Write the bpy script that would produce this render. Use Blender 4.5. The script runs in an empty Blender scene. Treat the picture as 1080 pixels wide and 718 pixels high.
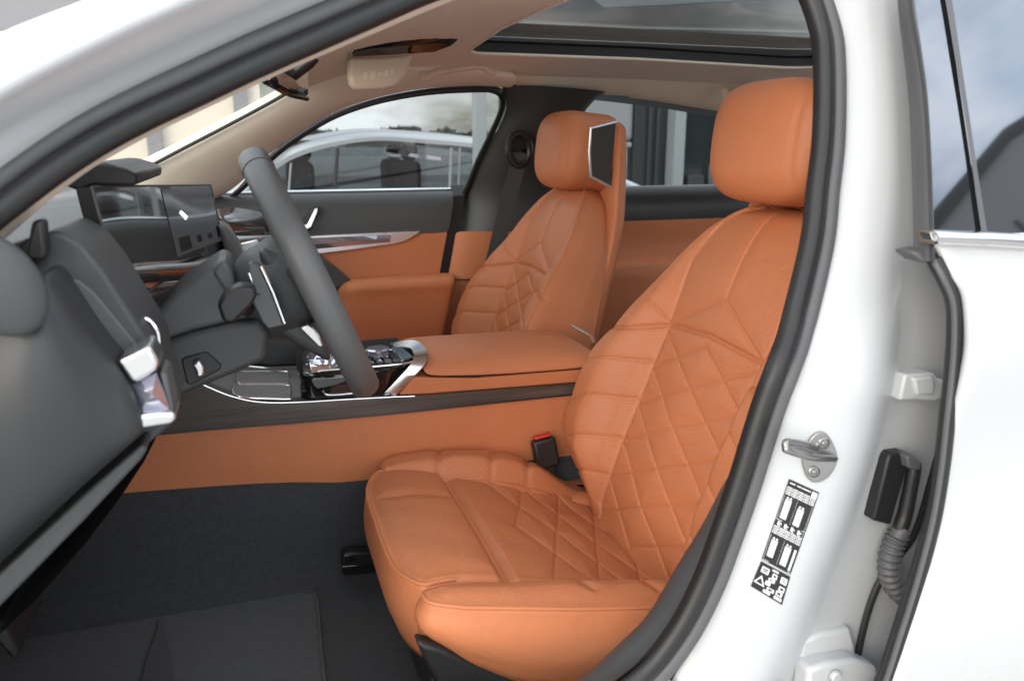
import bpy, math, random
import numpy as np
from mathutils import Vector
random.seed(7)
S = bpy.context.scene
COL = S.collection
R = math.radians

# ------------------------------------------------------------------ camera, sky, sun, exposure
FPX = 830.0                      # focal length in pixels of a 1080 wide picture
PITCH, YAW = R(14.1), R(18.3)
CAM = np.array([0.0, -1.58, 1.20])
cd = bpy.data.cameras.new('camera'); cam = bpy.data.objects.new('camera', cd); COL.objects.link(cam)
cam.location = CAM.tolist(); cam.rotation_euler = (R(90) - PITCH, 0, -YAW)
cd.sensor_width = 36; cd.lens = FPX / 1080 * 36; cd.clip_start = 0.02; cd.clip_end = 2000
cd.dof.use_dof = True; cd.dof.focus_distance = 1.45; cd.dof.aperture_fstop = 5.6
S.camera = cam
SUN_EL, SUN_AZ = R(17), R(228)
w = bpy.data.worlds.new('World'); S.world = w; w.use_nodes = True
nt = w.node_tree; nt.nodes.clear()
N = nt.nodes.new; L = nt.links.new
wo = N('ShaderNodeOutputWorld'); bg = N('ShaderNodeBackground'); sky = N('ShaderNodeTexSky')
sky.sky_type = 'NISHITA'; sky.sun_disc = False; sky.sun_elevation = SUN_EL; sky.sun_rotation = SUN_AZ
sky.air_density = 1.0; sky.dust_density = 2.0
tc = N('ShaderNodeTexCoord'); mp = N('ShaderNodeMapping'); mp.inputs['Scale'].default_value = (1.6, 1.6, 4.5)
nz = N('ShaderNodeTexNoise'); nz.inputs['Scale'].default_value = 1.7; nz.inputs['Detail'].default_value = 9; nz.inputs['Roughness'].default_value = .58
rp = N('ShaderNodeValToRGB'); rp.color_ramp.elements[0].position = .36; rp.color_ramp.elements[1].position = .58
mx = N('ShaderNodeMix'); mx.data_type = 'RGBA'; mx.inputs[7].default_value = (5.2, 5.5, 5.8, 1)
L(tc.outputs['Generated'], mp.inputs[0]); L(mp.outputs[0], nz.inputs['Vector']); L(nz.outputs[0], rp.inputs[0])
# clouds are brighter on the sun's side of the sky
vd = N('ShaderNodeVectorMath'); vd.operation = 'DOT_PRODUCT'; vd.inputs[1].default_value = (math.sin(SUN_AZ) * .9, math.cos(SUN_AZ) * .9, .12)
mr_ = N('ShaderNodeMapRange'); mr_.interpolation_type = 'SMOOTHSTEP'; mr_.inputs[1].default_value = -.35; mr_.inputs[2].default_value = .85; mr_.inputs[3].default_value = 16.0; mr_.inputs[4].default_value = 16.5
# one clear blue gap in the clouds
vb = N('ShaderNodeVectorMath'); vb.operation = 'DOT_PRODUCT'; vb.inputs[1].default_value = (.755, -.37, .55)
mb_ = N('ShaderNodeMapRange'); mb_.interpolation_type = 'SMOOTHSTEP'; mb_.inputs[1].default_value = .93; mb_.inputs[2].default_value = .985
bl = N('ShaderNodeMix'); bl.data_type = 'RGBA'; bl.inputs[7].default_value = (5.6, 7.0, 9.3, 1)
n3 = N('ShaderNodeTexNoise'); n3.inputs['Scale'].default_value = 5; n3.inputs['Detail'].default_value = 8; r3 = N('ShaderNodeMapRange'); r3.inputs[1].default_value = .42; r3.inputs[2].default_value = .62; r3.inputs[3].default_value = 1; r3.inputs[4].default_value = .55
m3 = N('ShaderNodeMath'); m3.operation = 'MULTIPLY'
L(tc.outputs['Generated'], vb.inputs[0]); L(vb.outputs['Value'], mb_.inputs[0]); L(tc.outputs['Generated'], n3.inputs['Vector']); L(n3.outputs[0], r3.inputs[0]); L(mb_.outputs[0], m3.inputs[0]); L(r3.outputs[0], m3.inputs[1]); L(m3.outputs[0], bl.inputs[0])
cl = N('ShaderNodeVectorMath'); cl.operation = 'SCALE'; cl.inputs[0].default_value = (.97, 1.0, 1.03)
L(tc.outputs['Generated'], vd.inputs[0]); L(vd.outputs['Value'], mr_.inputs[0]); L(mr_.outputs[0], cl.inputs['Scale']); L(cl.outputs[0], mx.inputs[7])
L(rp.outputs[0], mx.inputs[0]); L(sky.outputs[0], mx.inputs[6]); _sky_out = mx.outputs[2]; L(bg.outputs[0], wo.inputs[0])
# added dimming low over the far side; brighter sky elsewhere fills the cabin
vg = N('ShaderNodeVectorMath'); vg.operation = 'DOT_PRODUCT'; vg.inputs[1].default_value = (.22, .97, .08)
mg = N('ShaderNodeMapRange'); mg.interpolation_type = 'SMOOTHSTEP'; mg.inputs[1].default_value = .88; mg.inputs[2].default_value = .965; mg.inputs[3].default_value = 1.0; mg.inputs[4].default_value = .40
sg_ = N('ShaderNodeVectorMath'); sg_.operation = 'SCALE'
L(tc.outputs['Generated'], vg.inputs[0]); L(vg.outputs['Value'], mg.inputs[0]); L(_sky_out, sg_.inputs[0]); L(mg.outputs[0], sg_.inputs['Scale'])
L(sg_.outputs[0], bl.inputs[6]); L(bl.outputs[2], bg.inputs[0]); bg.inputs[1].default_value = 0.1
sd = bpy.data.lights.new('sun', 'SUN'); sun = bpy.data.objects.new('sun', sd); COL.objects.link(sun)
sd.energy = .5; sd.angle = R(35); sd.color = (1, .98, .955)
_dir = Vector((math.sin(SUN_AZ) * math.cos(SUN_EL), math.cos(SUN_AZ) * math.cos(SUN_EL), math.sin(SUN_EL)))
sun.rotation_euler = _dir.to_track_quat('Z', 'Y').to_euler(); sun.location = (0, 0, 10)
S.view_settings.view_transform = 'Standard'; S.view_settings.look = 'None'
S.view_settings.exposure = 1.02; S.view_settings.gamma = 1
S.cycles.max_bounces = 10; S.cycles.diffuse_bounces = 5; S.cycles.glossy_bounces = 5; S.cycles.transparent_max_bounces = 16
S.cycles.sample_clamp_indirect = 6

# ------------------------------------------------------------------ point helpers
_f = np.array([math.sin(YAW) * math.cos(PITCH), math.cos(YAW) * math.cos(PITCH), -math.sin(PITCH)])
_r = np.array([math.cos(YAW), -math.sin(YAW), 0.0]); _u = np.cross(_r, _f)
def ray(px, py): return _f + _r * (px - 540) / FPX - _u * (py - 359) / FPX
def at(px, py, x=None, y=None, z=None):
    v = ray(px, py)
    for i, k in enumerate((x, y, z)):
        if k is not None: return CAM + v * ((k - CAM[i]) / v[i])
def on(px, py, yz):                                   # on a body side whose y depends on the height
    y = yz(1.0)
    for _ in range(30): p = at(px, py, y=y); y = .5 * y + .5 * yz(p[2])
    return p
def near(off=0.0): return lambda z: -.86 + max(0, z - .95) * .42 - off        # door opening flange, driver's side
def outer(off=0.0): return lambda z: -.955 + max(0, z - 1.05) * .5 - max(0, .95 - z) * .0 - off  # outer skin
def far(off=0.0): return lambda z: .86 - max(0, z - 1.04) * .68 + off         # passenger side glass line
def cat(P, n, closed=False):                           # Catmull-Rom resample
    P = np.array(P, float); m = len(P); out = []
    seg = m if closed else m - 1
    for i in range(n if closed else n):
        t = i * seg / (n if closed else n - 1); k = min(int(t), seg - 1); a = t - k
        g = (lambda j: P[j % m]) if closed else (lambda j: P[min(max(j, 0), m - 1)] if 0 <= j < m else (2 * P[0] - P[1] if j < 0 else 2 * P[-1] - P[-2]))
        p0, p1, p2, p3 = g(k - 1), g(k), g(k + 1), g(k + 2)
        out.append(.5 * (2 * p1 + (p2 - p0) * a + (2 * p0 - 5 * p1 + 4 * p2 - p3) * a * a + (3 * p1 - p0 - 3 * p2 + p3) * a ** 3))
    return np.array(out)
def ip(x, xs, ys):                                     # smooth interpolation (monotone-ish cubic)
    xs = np.array(xs, float); ys = np.array(ys, float); x = np.clip(x, xs[0], xs[-1])
    d = np.diff(ys) / np.diff(xs); m = np.concatenate([[d[0]], np.where(d[:-1] * d[1:] > 0, 2 * d[:-1] * d[1:] / (d[:-1] + d[1:] + 1e-12), 0), [d[-1]]])
    k = np.clip(np.searchsorted(xs, x) - 1, 0, len(xs) - 2); h = xs[k + 1] - xs[k]; t = (x - xs[k]) / h
    return (2*t**3 - 3*t**2 + 1) * ys[k] + (t**3 - 2*t**2 + t) * h * m[k] + (-2*t**3 + 3*t**2) * ys[k + 1] + (t**3 - t**2) * h * m[k + 1]
def segdist(px, py, lines):                            # distance of points to polylines
    D = np.full(px.shape, 9.0)
    for Ln in lines:
        for (ax, ay), (bx, by) in zip(Ln[:-1], Ln[1:]):
            vx, vy = bx - ax, by - ay; t = np.clip(((px - ax) * vx + (py - ay) * vy) / (vx * vx + vy * vy + 1e-12), 0, 1)
            D = np.minimum(D, np.hypot(px - ax - t * vx, py - ay - t * vy))
    return D

# ------------------------------------------------------------------ materials
def mat(name, col, rough=.5, metal=0.0, coat=0.0, bump=0.0, bscale=300, var=0.0, vscale=8, spec=.5, emit=None, ior=None, stretch=None, sheen=0):
    m = bpy.data.materials.new(name); m.use_nodes = True; t = m.node_tree; b = t.nodes['Principled BSDF']
    b.inputs['Base Color'].default_value = (*col, 1); b.inputs['Roughness'].default_value = rough; b.inputs['Metallic'].default_value = metal
    b.inputs['Coat Weight'].default_value = coat; b.inputs['Coat Roughness'].default_value = .04; b.inputs['Specular IOR Level'].default_value = spec
    b.inputs['Sheen Weight'].default_value = sheen
    if ior: b.inputs['IOR'].default_value = ior
    if emit: b.inputs['Emission Color'].default_value = (*emit[0], 1); b.inputs['Emission Strength'].default_value = emit[1]
    if var or bump:
        c = t.nodes.new('ShaderNodeTexCoord'); mpp = t.nodes.new('ShaderNodeMapping'); t.links.new(c.outputs['Object'], mpp.inputs[0])
        if stretch: mpp.inputs['Scale'].default_value = stretch
    if var:
        n = t.nodes.new('ShaderNodeTexNoise'); n.inputs['Scale'].default_value = vscale; n.inputs['Detail'].default_value = 6
        q = t.nodes.new('ShaderNodeMix'); q.data_type = 'RGBA'
        q.inputs[6].default_value = (*[x * (1 - var) for x in col], 1); q.inputs[7].default_value = (*[min(1, x * (1 + var)) for x in col], 1)
        t.links.new(mpp.outputs[0], n.inputs['Vector']); t.links.new(n.outputs[0], q.inputs[0]); t.links.new(q.outputs[2], b.inputs['Base Color'])
        ro = t.nodes.new('ShaderNodeMapRange'); ro.inputs[3].default_value = max(0, rough - .07); ro.inputs[4].default_value = min(1, rough + .07)
        t.links.new(n.outputs[0], ro.inputs[0]); t.links.new(ro.outputs[0], b.inputs['Roughness'])
    if bump:
        n2 = t.nodes.new('ShaderNodeTexNoise'); n2.inputs['Scale'].default_value = bscale; n2.inputs['Detail'].default_value = 3
        bp = t.nodes.new('ShaderNodeBump'); bp.inputs['Strength'].default_value = bump; bp.inputs['Distance'].default_value = .001
        t.links.new(mpp.outputs[0], n2.inputs['Vector']); t.links.new(n2.outputs[0], bp.inputs['Height']); t.links.new(bp.outputs[0], b.inputs['Normal'])
    return m
ORANGE = (.54, .188, .080)
def leather(name, col=ORANGE, perf=False, pitch=.0034, depth=.45):
    m = mat(name, col, rough=.50, spec=.38, bump=.25, bscale=420, var=.10, vscale=7)
    t = m.node_tree; b = t.nodes['Principled BSDF']; n9 = t.nodes.new('ShaderNodeTexNoise'); n9.inputs['Scale'].default_value = 26; n9.inputs['Detail'].default_value = 5; n9.inputs['Distortion'].default_value = 1.2
    b9 = t.nodes.new('ShaderNodeBump'); b9.inputs['Strength'].default_value = .35; b9.inputs['Distance'].default_value = .004
    c9 = t.nodes.new('ShaderNodeTexCoord'); t.links.new(c9.outputs['Object'], n9.inputs['Vector']); t.links.new(n9.outputs[0], b9.inputs['Height']); t.links.new(b9.outputs[0], [n for n in t.nodes if n.type == 'BUMP' and n != b9][0].inputs['Normal'])
    if perf:                                           # rows of small punched holes, offset every other row
        t = m.node_tree; b = t.nodes['Principled BSDF']; nn = t.nodes.new; lk = t.links.new
        uv = nn('ShaderNodeUVMap'); sc = nn('ShaderNodeVectorMath'); sc.operation = 'SCALE'; sc.inputs['Scale'].default_value = 1 / pitch
        lk(uv.outputs[0], sc.inputs[0]); sp = nn('ShaderNodeSeparateXYZ'); lk(sc.outputs[0], sp.inputs[0])
        def M(op, a, c=None, v=None):
            q = nn('ShaderNodeMath'); q.operation = op
            lk(a, q.inputs[0])
            if c is not None: lk(c, q.inputs[1])
            if v is not None: q.inputs[1].default_value = v
            return q.outputs[0]
        row = M('FLOOR', sp.outputs[1]); odd = M('MULTIPLY', M('MODULO', row, v=2.0), v=.5)
        fx = M('SUBTRACT', M('FRACT', M('ADD', sp.outputs[0], odd)), v=.5); fy = M('SUBTRACT', M('FRACT', sp.outputs[1]), v=.5)
        d = M('SQRT', M('ADD', M('MULTIPLY', fx, fx), M('MULTIPLY', fy, fy)))
        mr = nn('ShaderNodeMapRange'); mr.inputs[1].default_value = .20; mr.inputs[2].default_value = .30; lk(d, mr.inputs[0])
        hole = nn('ShaderNodeMix'); hole.data_type = 'RGBA'
        old = b.inputs['Base Color'].links[0].from_socket
        lk(mr.outputs[0], hole.inputs[0]); hole.inputs[6].default_value = (*[x * (1 - depth) for x in col], 1); lk(old, hole.inputs[7]); lk(hole.outputs[2], b.inputs['Base Color'])
    return m
def glass(name, tint=(.93, .96, .95), refl=1.0, ior=1.5):
    m = bpy.data.materials.new(name); m.use_nodes = True; t = m.node_tree; t.nodes.clear(); nn = t.nodes.new; lk = t.links.new
    o = nn('ShaderNodeOutputMaterial'); a = nn('ShaderNodeMixShader'); tr = nn('ShaderNodeBsdfTransparent'); g = nn('ShaderNodeBsdfGlossy'); f = nn('ShaderNodeFresnel')
    tr.inputs[0].default_value = (*tint, 1); g.inputs['Roughness'].default_value = .0; g.inputs[0].default_value = (refl, refl, refl, 1); 
    ge = nn('ShaderNodeNewGeometry'); mi = nn('ShaderNodeMapRange'); mi.inputs[3].default_value = ior; mi.inputs[4].default_value = 1 / ior      # a thin pane reflects alike from both sides
    lk(ge.outputs['Backfacing'], mi.inputs[0]); lk(mi.outputs[0], f.inputs[0])
    lk(f.outputs[0], a.inputs[0]); lk(tr.outputs[0], a.inputs[1]); lk(g.outputs[0], a.inputs[2]); lk(a.outputs[0], o.inputs[0])
    return m
M_ = {}
M_['leather'] = leather('orange_leather'); M_['perf'] = leather('perforated_orange_leather', perf=True)
M_['dash'] = mat('dark_grey_soft_trim', (.052, .055, .057), .48, bump=.25, bscale=500, var=.08, vscale=6)
M_['dashlight'] = mat('mid_grey_soft_trim', (.088, .090, .092), .45, bump=.2, bscale=500, var=.06, vscale=6)
M_['dashdark'] = mat('charcoal_soft_trim', (.030, .032, .034), .46, bump=.3, bscale=420, var=.10, vscale=5)
M_['black'] = mat('black_plastic', (.014, .014, .015), .38, bump=.15, bscale=600, var=.1)
M_['gloss'] = mat('piano_black', (.008, .008, .009), .06, coat=.6)
M_['rubber'] = mat('black_rubber', (.011, .011, .0115), .45, bump=.15, bscale=350, var=.15, vscale=25)
M_['rubberlip'] = mat('sky_lit_grey_rubber', (.085, .085, .089), .5, bump=.1, bscale=350, var=.1, vscale=25)  # black rubber greyed for sky light on lips, also used as grey rubber
M_['paint'] = mat('white_car_paint', (.50, .51, .52), .28, coat=.7, var=.012, vscale=3)
M_['jamb'] = mat('white_jamb_paint', (.48, .495, .505), .4, coat=.25, var=.02, vscale=4)
M_['cream'] = mat('beige_headliner_cloth', (.76, .635, .495), .92, bump=.35, bscale=900, var=.06, vscale=12, sheen=.2)
M_['ivory'] = mat('ivory_pillar_trim', (.86, .78, .66), .85, bump=.3, bscale=900, var=.04, vscale=12)
M_['carpet'] = mat('charcoal_carpet', (.038, .040, .043), .95, bump=1.0, bscale=260, var=.5, vscale=120, sheen=.25)
M_['mat'] = mat('charcoal_velour', (.048, .052, .056), .95, bump=1.0, bscale=220, var=.4, vscale=90, sheen=.35)
M_['wood'] = mat('dark_grained_wood', (.070, .055, .048), .32, coat=.3, var=.75, vscale=5, stretch=(1.3, 14, 34))
M_['woodgloss'] = mat('brown_gloss_wood', (.060, .043, .036), .18, coat=.6, var=.4, vscale=7, stretch=(2, 20, 40))
M_['chrome'] = mat('bright_chrome', (.86, .86, .87), .07, 1.0)
M_['satin'] = mat('satin_silver', (.70, .70, .70), .27, 1.0, bump=.05, bscale=200)
M_['brightsatin'] = mat('polished_silver', (.80, .80, .81), .22, .85); M_['steel'] = mat('zinc_plated_steel', (.33, .325, .315), .36, 1.0, var=.15, vscale=40)
M_['crystal'] = mat('cut_crystal', (.50, .50, .60), .05, .75, coat=1.0)
M_['screen'] = mat('dark_glass_screen', (.006, .007, .008), .05, coat=1.0)
M_['ui'] = mat('screen_menu', (.02, .02, .02), .07, emit=((.016, .017, .019), 1.0))
M_['uidark'] = mat('screen_icon', (.01, .01, .01), .2)
M_['uiwhite'] = mat('screen_white_icon', (.5, .5, .5), .2, emit=((1, 1, 1), .9))
M_['grille'] = mat('speaker_mesh', (.034, .031, .028), .5, var=.6, vscale=12, stretch=(4, 4, 60), bump=.5, bscale=60)
M_['padgrey'] = mat('grey_pad_rubber', (.22, .217, .21), .6, var=.1, vscale=60)
M_['padgrey2'] = mat('grey_collar_plastic', (.11, .112, .114), .45, var=.05)
M_['red'] = mat('red_buckle_button', (.60, .035, .02), .35)
M_['belt'] = mat('charcoal_webbing', (.045, .046, .048), .8, bump=.8, bscale=500, stretch=(1, 1, 4), var=.1)
M_['glass'] = glass('window_glass', (.70, .735, .735)); M_['screenglass'] = glass('windscreen_glass', (.90, .92, .91), .45); M_['tint'] = glass('privacy_glass', (.10, .11, .115), .95, 2.3); M_['roofglass'] = glass('tinted_roof_glass', (.24, .24, .24), .7, 1.5)
M_['glossglass'] = mat('gloss_pillar_cover', (.006, .007, .008), .03, coat=1.0, ior=2.1, spec=.9)
M_['label'] = mat('black_label_film', (.012, .012, .013), .3); M_['labelw'] = mat('white_label_print', (.75, .75, .75), .4)
M_['mirror'] = mat('mirror_glass', (.75, .75, .76), .02, 1.0)
M_['concrete'] = mat('pale_concrete', (.52, .515, .50), .85, bump=.5, bscale=60, var=.16, vscale=2)

# ------------------------------------------------------------------ mesh builder
ORG = {}
class MB:
    def __init__(s): s.v = []; s.f = []; s.uv = {}; s.mi = []
    def add(s, V, F, mi=0):
        k = len(s.v); s.v += [tuple(map(float, p)) for p in V]; s.f += [tuple(i + k for i in q) for q in F]; s.mi += [mi] * len(F); return k
    def grid(s, P, UV=None, cu=False, cv=False, mi=0):
        P = np.asarray(P, float); m, n = P.shape[:2]; k = len(s.v)
        s.v += [tuple(p) for p in P.reshape(-1, 3)]
        if UV is not None:
            U = np.asarray(UV, float).reshape(-1, 2)
            for i in range(len(U)): s.uv[k + i] = U[i]
        for i in range(m if cu else m - 1):
            for j in range(n if cv else n - 1):
                s.f.append((k + i * n + j, k + ((i + 1) % m) * n + j, k + ((i + 1) % m) * n + (j + 1) % n, k + i * n + (j + 1) % n)); s.mi.append(mi)
        return k
    def fan(s, loop, mi=0): s.add(loop, [tuple(range(len(loop)))], mi)
    def tube(s, path, r, n=10, closed=False, caps=True, flat=1.0, up=None):
        P = np.asarray(path, float); m = len(P); rr = np.broadcast_to(np.asarray(r, float), (m,))
        T = np.roll(P, -1, 0) - np.roll(P, 1, 0)
        if not closed: T[0] = P[1] - P[0]; T[-1] = P[-1] - P[-2]
        T /= np.linalg.norm(T, axis=1)[:, None] + 1e-12
        u = np.array(up if up is not None else (0.13, .27, .95), float); G = []
        for i in range(m):
            a = u - T[i] * (u @ T[i])
            if np.linalg.norm(a) < .1 and up is None: a = np.array((1., 0, 0)) - T[i] * T[i][0]
            a /= np.linalg.norm(a); b = np.cross(T[i], a)
            if up is None: u = a
            G.append([P[i] + rr[i] * (a * math.cos(q) + flat * b * math.sin(q)) for q in np.arange(n) * 2 * math.pi / n])
        s.grid(G, cu=closed, cv=True)
        if caps and not closed: s.fan(G[0][::-1]); s.fan(G[-1])
    def sweep(s, path, prof, nrm, closed=False, caps=True):          # prof: (a, b) with b along nrm, a along tangent x nrm
        P = np.asarray(path, float); T = np.roll(P, -1, 0) - np.roll(P, 1, 0); m = len(P)
        if not closed: T[0] = P[1] - P[0]; T[-1] = P[-1] - P[-2]
        T /= np.linalg.norm(T, axis=1)[:, None] + 1e-12; G = []
        nn = np.asarray(nrm, float); nn = np.broadcast_to(nn, (m, 3))
        for i in range(m):
            b = nn[i] - T[i] * (nn[i] @ T[i]); b /= np.linalg.norm(b); a = np.cross(T[i], b)
            G.append([P[i] + a * x + b * y for x, y in prof])
        s.grid(G, cu=closed, cv=True)
        if caps and not closed: s.fan(G[0][::-1]); s.fan(G[-1])
    def prism(s, poly, vec, mi=0):
        A = [np.array(p, float) for p in poly]; B = [p + np.array(vec, float) for p in A]; n = len(A)
        k = s.add(A + B, [tuple(range(n))[::-1], tuple(range(n, 2 * n))], mi)
        F = [(i, (i + 1) % n, n + (i + 1) % n, n + i) for i in range(n)]
        s.f += [tuple(k + j for j in q) for q in F]; s.mi += [mi] * n
    def box(s, c, size, ax=None, mi=0):
        c = np.array(c, float); h = np.array(size, float) / 2; A = np.eye(3) if ax is None else np.array(ax, float)
        V = [c + A[0] * h[0] * i + A[1] * h[1] * j + A[2] * h[2] * k for k in (-1, 1) for j in (-1, 1) for i in (-1, 1)]
        s.add(V, [(0, 2, 3, 1), (4, 5, 7, 6), (0, 1, 5, 4), (2, 6, 7, 3), (0, 4, 6, 2), (1, 3, 7, 5)], mi)
    def build(s, name, m, parent=None, smooth=True, bevel=0.0, sub=0, label=None, org=None, solid=0.0, seg=2, angle=40):
        me = bpy.data.meshes.new(name)
        o_ = np.array(ORG.get(parent.name, (0, 0, 0)) if parent else (org if org is not None else (0, 0, 0)), float)
        V = np.array(s.v, float) - o_
        me.from_pydata(V.tolist(), [], s.f)
        if s.uv:
            ul = me.uv_layers.new(name='UVMap')
            for lp in me.loops: ul.data[lp.index].uv = s.uv.get(lp.vertex_index, (0, 0))
        for x in (m if isinstance(m, (list, tuple)) else [m]): me.materials.append(M_[x] if isinstance(x, str) else x)
        me.polygons.foreach_set('material_index', s.mi)
        import bmesh
        bm = bmesh.new(); bm.from_mesh(me); bmesh.ops.recalc_face_normals(bm, faces=bm.faces); bm.to_mesh(me); bm.free()
        me.polygons.foreach_set('use_smooth', [smooth] * len(me.polygons)); me.update()
        o = bpy.data.objects.new(name, me); COL.objects.link(o)
        if parent: o.parent = parent; ORG[o.name] = ORG[parent.name]
        else: o.location = o_.tolist(); ORG[o.name] = o_
        if solid: q = o.modifiers.new('thickness', 'SOLIDIFY'); q.thickness = solid; q.offset = 0
        if bevel: q = o.modifiers.new('bevel', 'BEVEL'); q.width = bevel; q.segments = seg; q.limit_method = 'ANGLE'; q.angle_limit = R(30)
        if sub: q = o.modifiers.new('sub', 'SUBSURF'); q.levels = sub; q.render_levels = sub
        if smooth and (bevel or angle) and not sub:
            with_sharp(me, angle)
        if label: o['label'] = label
        return o
def with_sharp(me, ang):
    me.set_sharp_from_angle(angle=R(ang))
def thing(name, label, cat_, loc=(0, 0, 0), group=None):
    o = bpy.data.objects.new(name, None); COL.objects.link(o); o.location = loc; o.empty_display_size = .1
    o['label'] = label; o['category'] = cat_; o['kind'] = 'thing'; ORG[o.name] = np.array(loc, float)
    if group: o['group'] = group
    return o
def tag(o, label, cat_, group=None):
    o['label'] = label; o['category'] = cat_
    if group: o['group'] = group
    return o
def one(mb, name, m, parent, **k): return mb.build(name, m, parent, **k)
def circ(r, n=10, cx=0, cy=0): return [(cx + r * math.cos(2 * math.pi * i / n), cy + r * math.sin(2 * math.pi * i / n)) for i in range(n)]
def strip(rails, n=None):                              # bridge several polylines into a sheet
    mb = MB(); n = n or max(len(r) for r in rails)
    mb.grid([cat(r, n) for r in rails]); return mb
def pxl(L, fn): return [on(p[0], p[1], fn) for p in L]

# ================================================================== THE SETTING
g = MB(); g.grid([[(x, y, 0) for y in np.linspace(-400, 900, 27)] for x in np.linspace(-700, 700, 27)])
go = g.build('ground', 'concrete'); go['kind'] = 'structure'

q = MB(); q.grid([[(x, y, .004) for y in np.linspace(1.9, 28.5, 8)] for x in np.linspace(-60, 60, 12)])
qo = q.build('road', mat('light_asphalt', (.17, .168, .163), .9, bump=.6, bscale=80, var=.2, vscale=3)); qo['kind'] = 'structure'

# ================================================================== THE CAR: white sedan shell
car = thing('white_sedan', 'white sedan seen through its front door opening, tan cabin inside', 'car', (0.3, 0, 0))
# --- door opening path, clockwise in the picture: up the front pillar, along the roof rail, down the middle pillar, along the sill
OPEN = [(-170, 330), (-60, 258), (0, 212), (50, 175), (100, 143), (150, 117), (200, 94), (260, 66), (320, 40), (380, 14), (440, -11), (520, -38), (620, -60), (720, -68),
        (800, -56), (845, -22), (867, 30), (872, 75), (871, 145), (865, 200), (858, 260), (836, 350), (822, 390), (807, 430), (782, 510), (764, 562), (744, 615), (716, 668),
        (676, 716), (620, 752), (520, 790), (300, 830), (50, 845), (-120, 800), (-230, 620), (-250, 450)]
OP3 = cat([on(px, py, near()) for px, py in OPEN], 260, closed=True)
def offpath(P, a, b=0.0):                              # a: away from the opening, b: towards the outside
    T = np.roll(P, -1, 0) - np.roll(P, 1, 0); T /= np.linalg.norm(T, axis=1)[:, None]; c = P.mean(0); out = []
    for p, t in zip(P, T):
        n_ = np.array([0, -1, .15 if p[2] < 1 else .4]); n_ -= t * (n_ @ t); n_ /= np.linalg.norm(n_); o_ = np.cross(t, n_)
        if o_ @ (p - c) < 0: o_ = -o_
        out.append(p + o_ * a + n_ * b)
    return np.array(out)
q = MB(); q.tube(offpath(OP3, -.009, .006), .0125, 12, closed=True)
seal = one(q, 'door_seal', 'rubber', car)
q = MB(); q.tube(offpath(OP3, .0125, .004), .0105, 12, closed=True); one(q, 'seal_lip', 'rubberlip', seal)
q = MB(); q.grid([offpath(OP3, -.016, -.006), offpath(OP3, .0, -.006), offpath(OP3, .018, -.006)], cv=True); one(q, 'seal_base', 'rubber', seal)

# --- front pillar and roof rail in white paint (rails go from the lower left to the upper right, then back over the roof)
A_lip = [(-170, 305), (-60, 232), (0, 187), (50, 150), (100, 118), (150, 92), (200, 68), (260, 40), (320, 14), (380, -12), (440, -37), (520, -64), (620, -86), (720, -96), (830, -90), (905, -60)]
A_jmb = [(-170, 248), (-60, 180), (0, 139), (50, 111), (100, 86), (150, 63), (200, 40), (260, 14), (320, -12), (380, -38), (440, -62), (520, -88), (620, -108), (720, -118), (850, -120), (940, -95)]
A_gry = [(-170, 208), (-60, 143), (0, 103), (50, 75), (100, 50), (150, 26), (200, 4), (260, -23), (320, -50), (380, -76), (440, -100), (520, -124), (620, -144), (720, -154), (870, -160), (980, -140)]
A_top = [(-170, 120), (-60, 58), (0, 28), (36, 14), (75, 0), (120, -18), (180, -44), (250, -74), (320, -100), (380, -122), (440, -140), (520, -164), (620, -184), (720, -194), (880, -200), (1010, -190)]
rails = [[on(*p, near(-.004)) for p in A_lip], [on(*p, near(.012)) for p in A_lip], [on(*p, near(.040)) for p in A_jmb]]
rails += [[on(*p, near(.050)) for p in A_jmb], [on(*p, near(.085)) for p in A_gry]]
skin = [on(*p, near(.095)) for p in A_gry]; top = []
for (a, b) in zip(A_gry, A_top):
    p = on(*b, near(.05)); top.append(p + np.array([0, .01, .0]))
mid = [.55 * np.array(a) + .45 * np.array(b) + np.array([0, -.022, .012]) for a, b in zip(skin, top)]
over = [p + np.array([-.01, .10, .012]) for p in top]
mb = MB(); mb.grid([cat(r, 90) for r in rails + [skin, mid, top, over]])
one(mb, 'roof_side_rail', 'paint', car, sub=1)

# --- middle pillar: flat flange beside the seal, then a crease and the recess under the rear door's edge
def col(L): return [on(px, py, fn) for px, py, fn in L]
PY = [-70, 0, 60, 150, 200, 250, 300, 350, 407, 440, 480, 520, 562, 610, 667, 718, 790]
SEALX = [885, 878, 889, 888, 882, 874, 862, 850, 834, 821, 809, 796, 780, 764, 743, 716, 664]
FLATX = [925, 930, 938, 944, 945, 940, 936, 934, 926, 918, 907, 894, 878, 858, 838, 814, 770]
RECX = [932, 937, 946, 952, 954, 954, 954, 953, 945, 936, 925, 912, 897, 878, 857, 832, 790]
ENDX = [1010, 1000, 1005, 1010, 1015, 1020, 1020, 1022, 1022, 1020, 1018, 1015, 1005, 995, 985, 970, 950]
r0 = col([(x - 8, y, near(-.006)) for x, y in zip(SEALX, PY)]); r1 = col([(x + 4, y, near(.004)) for x, y in zip(SEALX, PY)])
r2 = col([(x, y, near(.030)) for x, y in zip(FLATX, PY)]); rec = [0.03, .03, .028, .026, .024, .02, .008, -.004, -.008, -.01, -.012, -.014, -.014, -.014, -.014, -.014, -.014]
r3 = col([(x, y, near(c)) for x, y, c in zip(RECX, PY, rec)]); r4 = col([(x, y, near(c - .012)) for x, y, c in zip(ENDX, PY, rec)])
rm = [a * .45 + b * .55 + np.array([0, -.006, 0]) for a, b in zip(r1, r2)]; r2b = [a * .12 + b * .88 for a, b in zip(r2, r3)]
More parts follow.
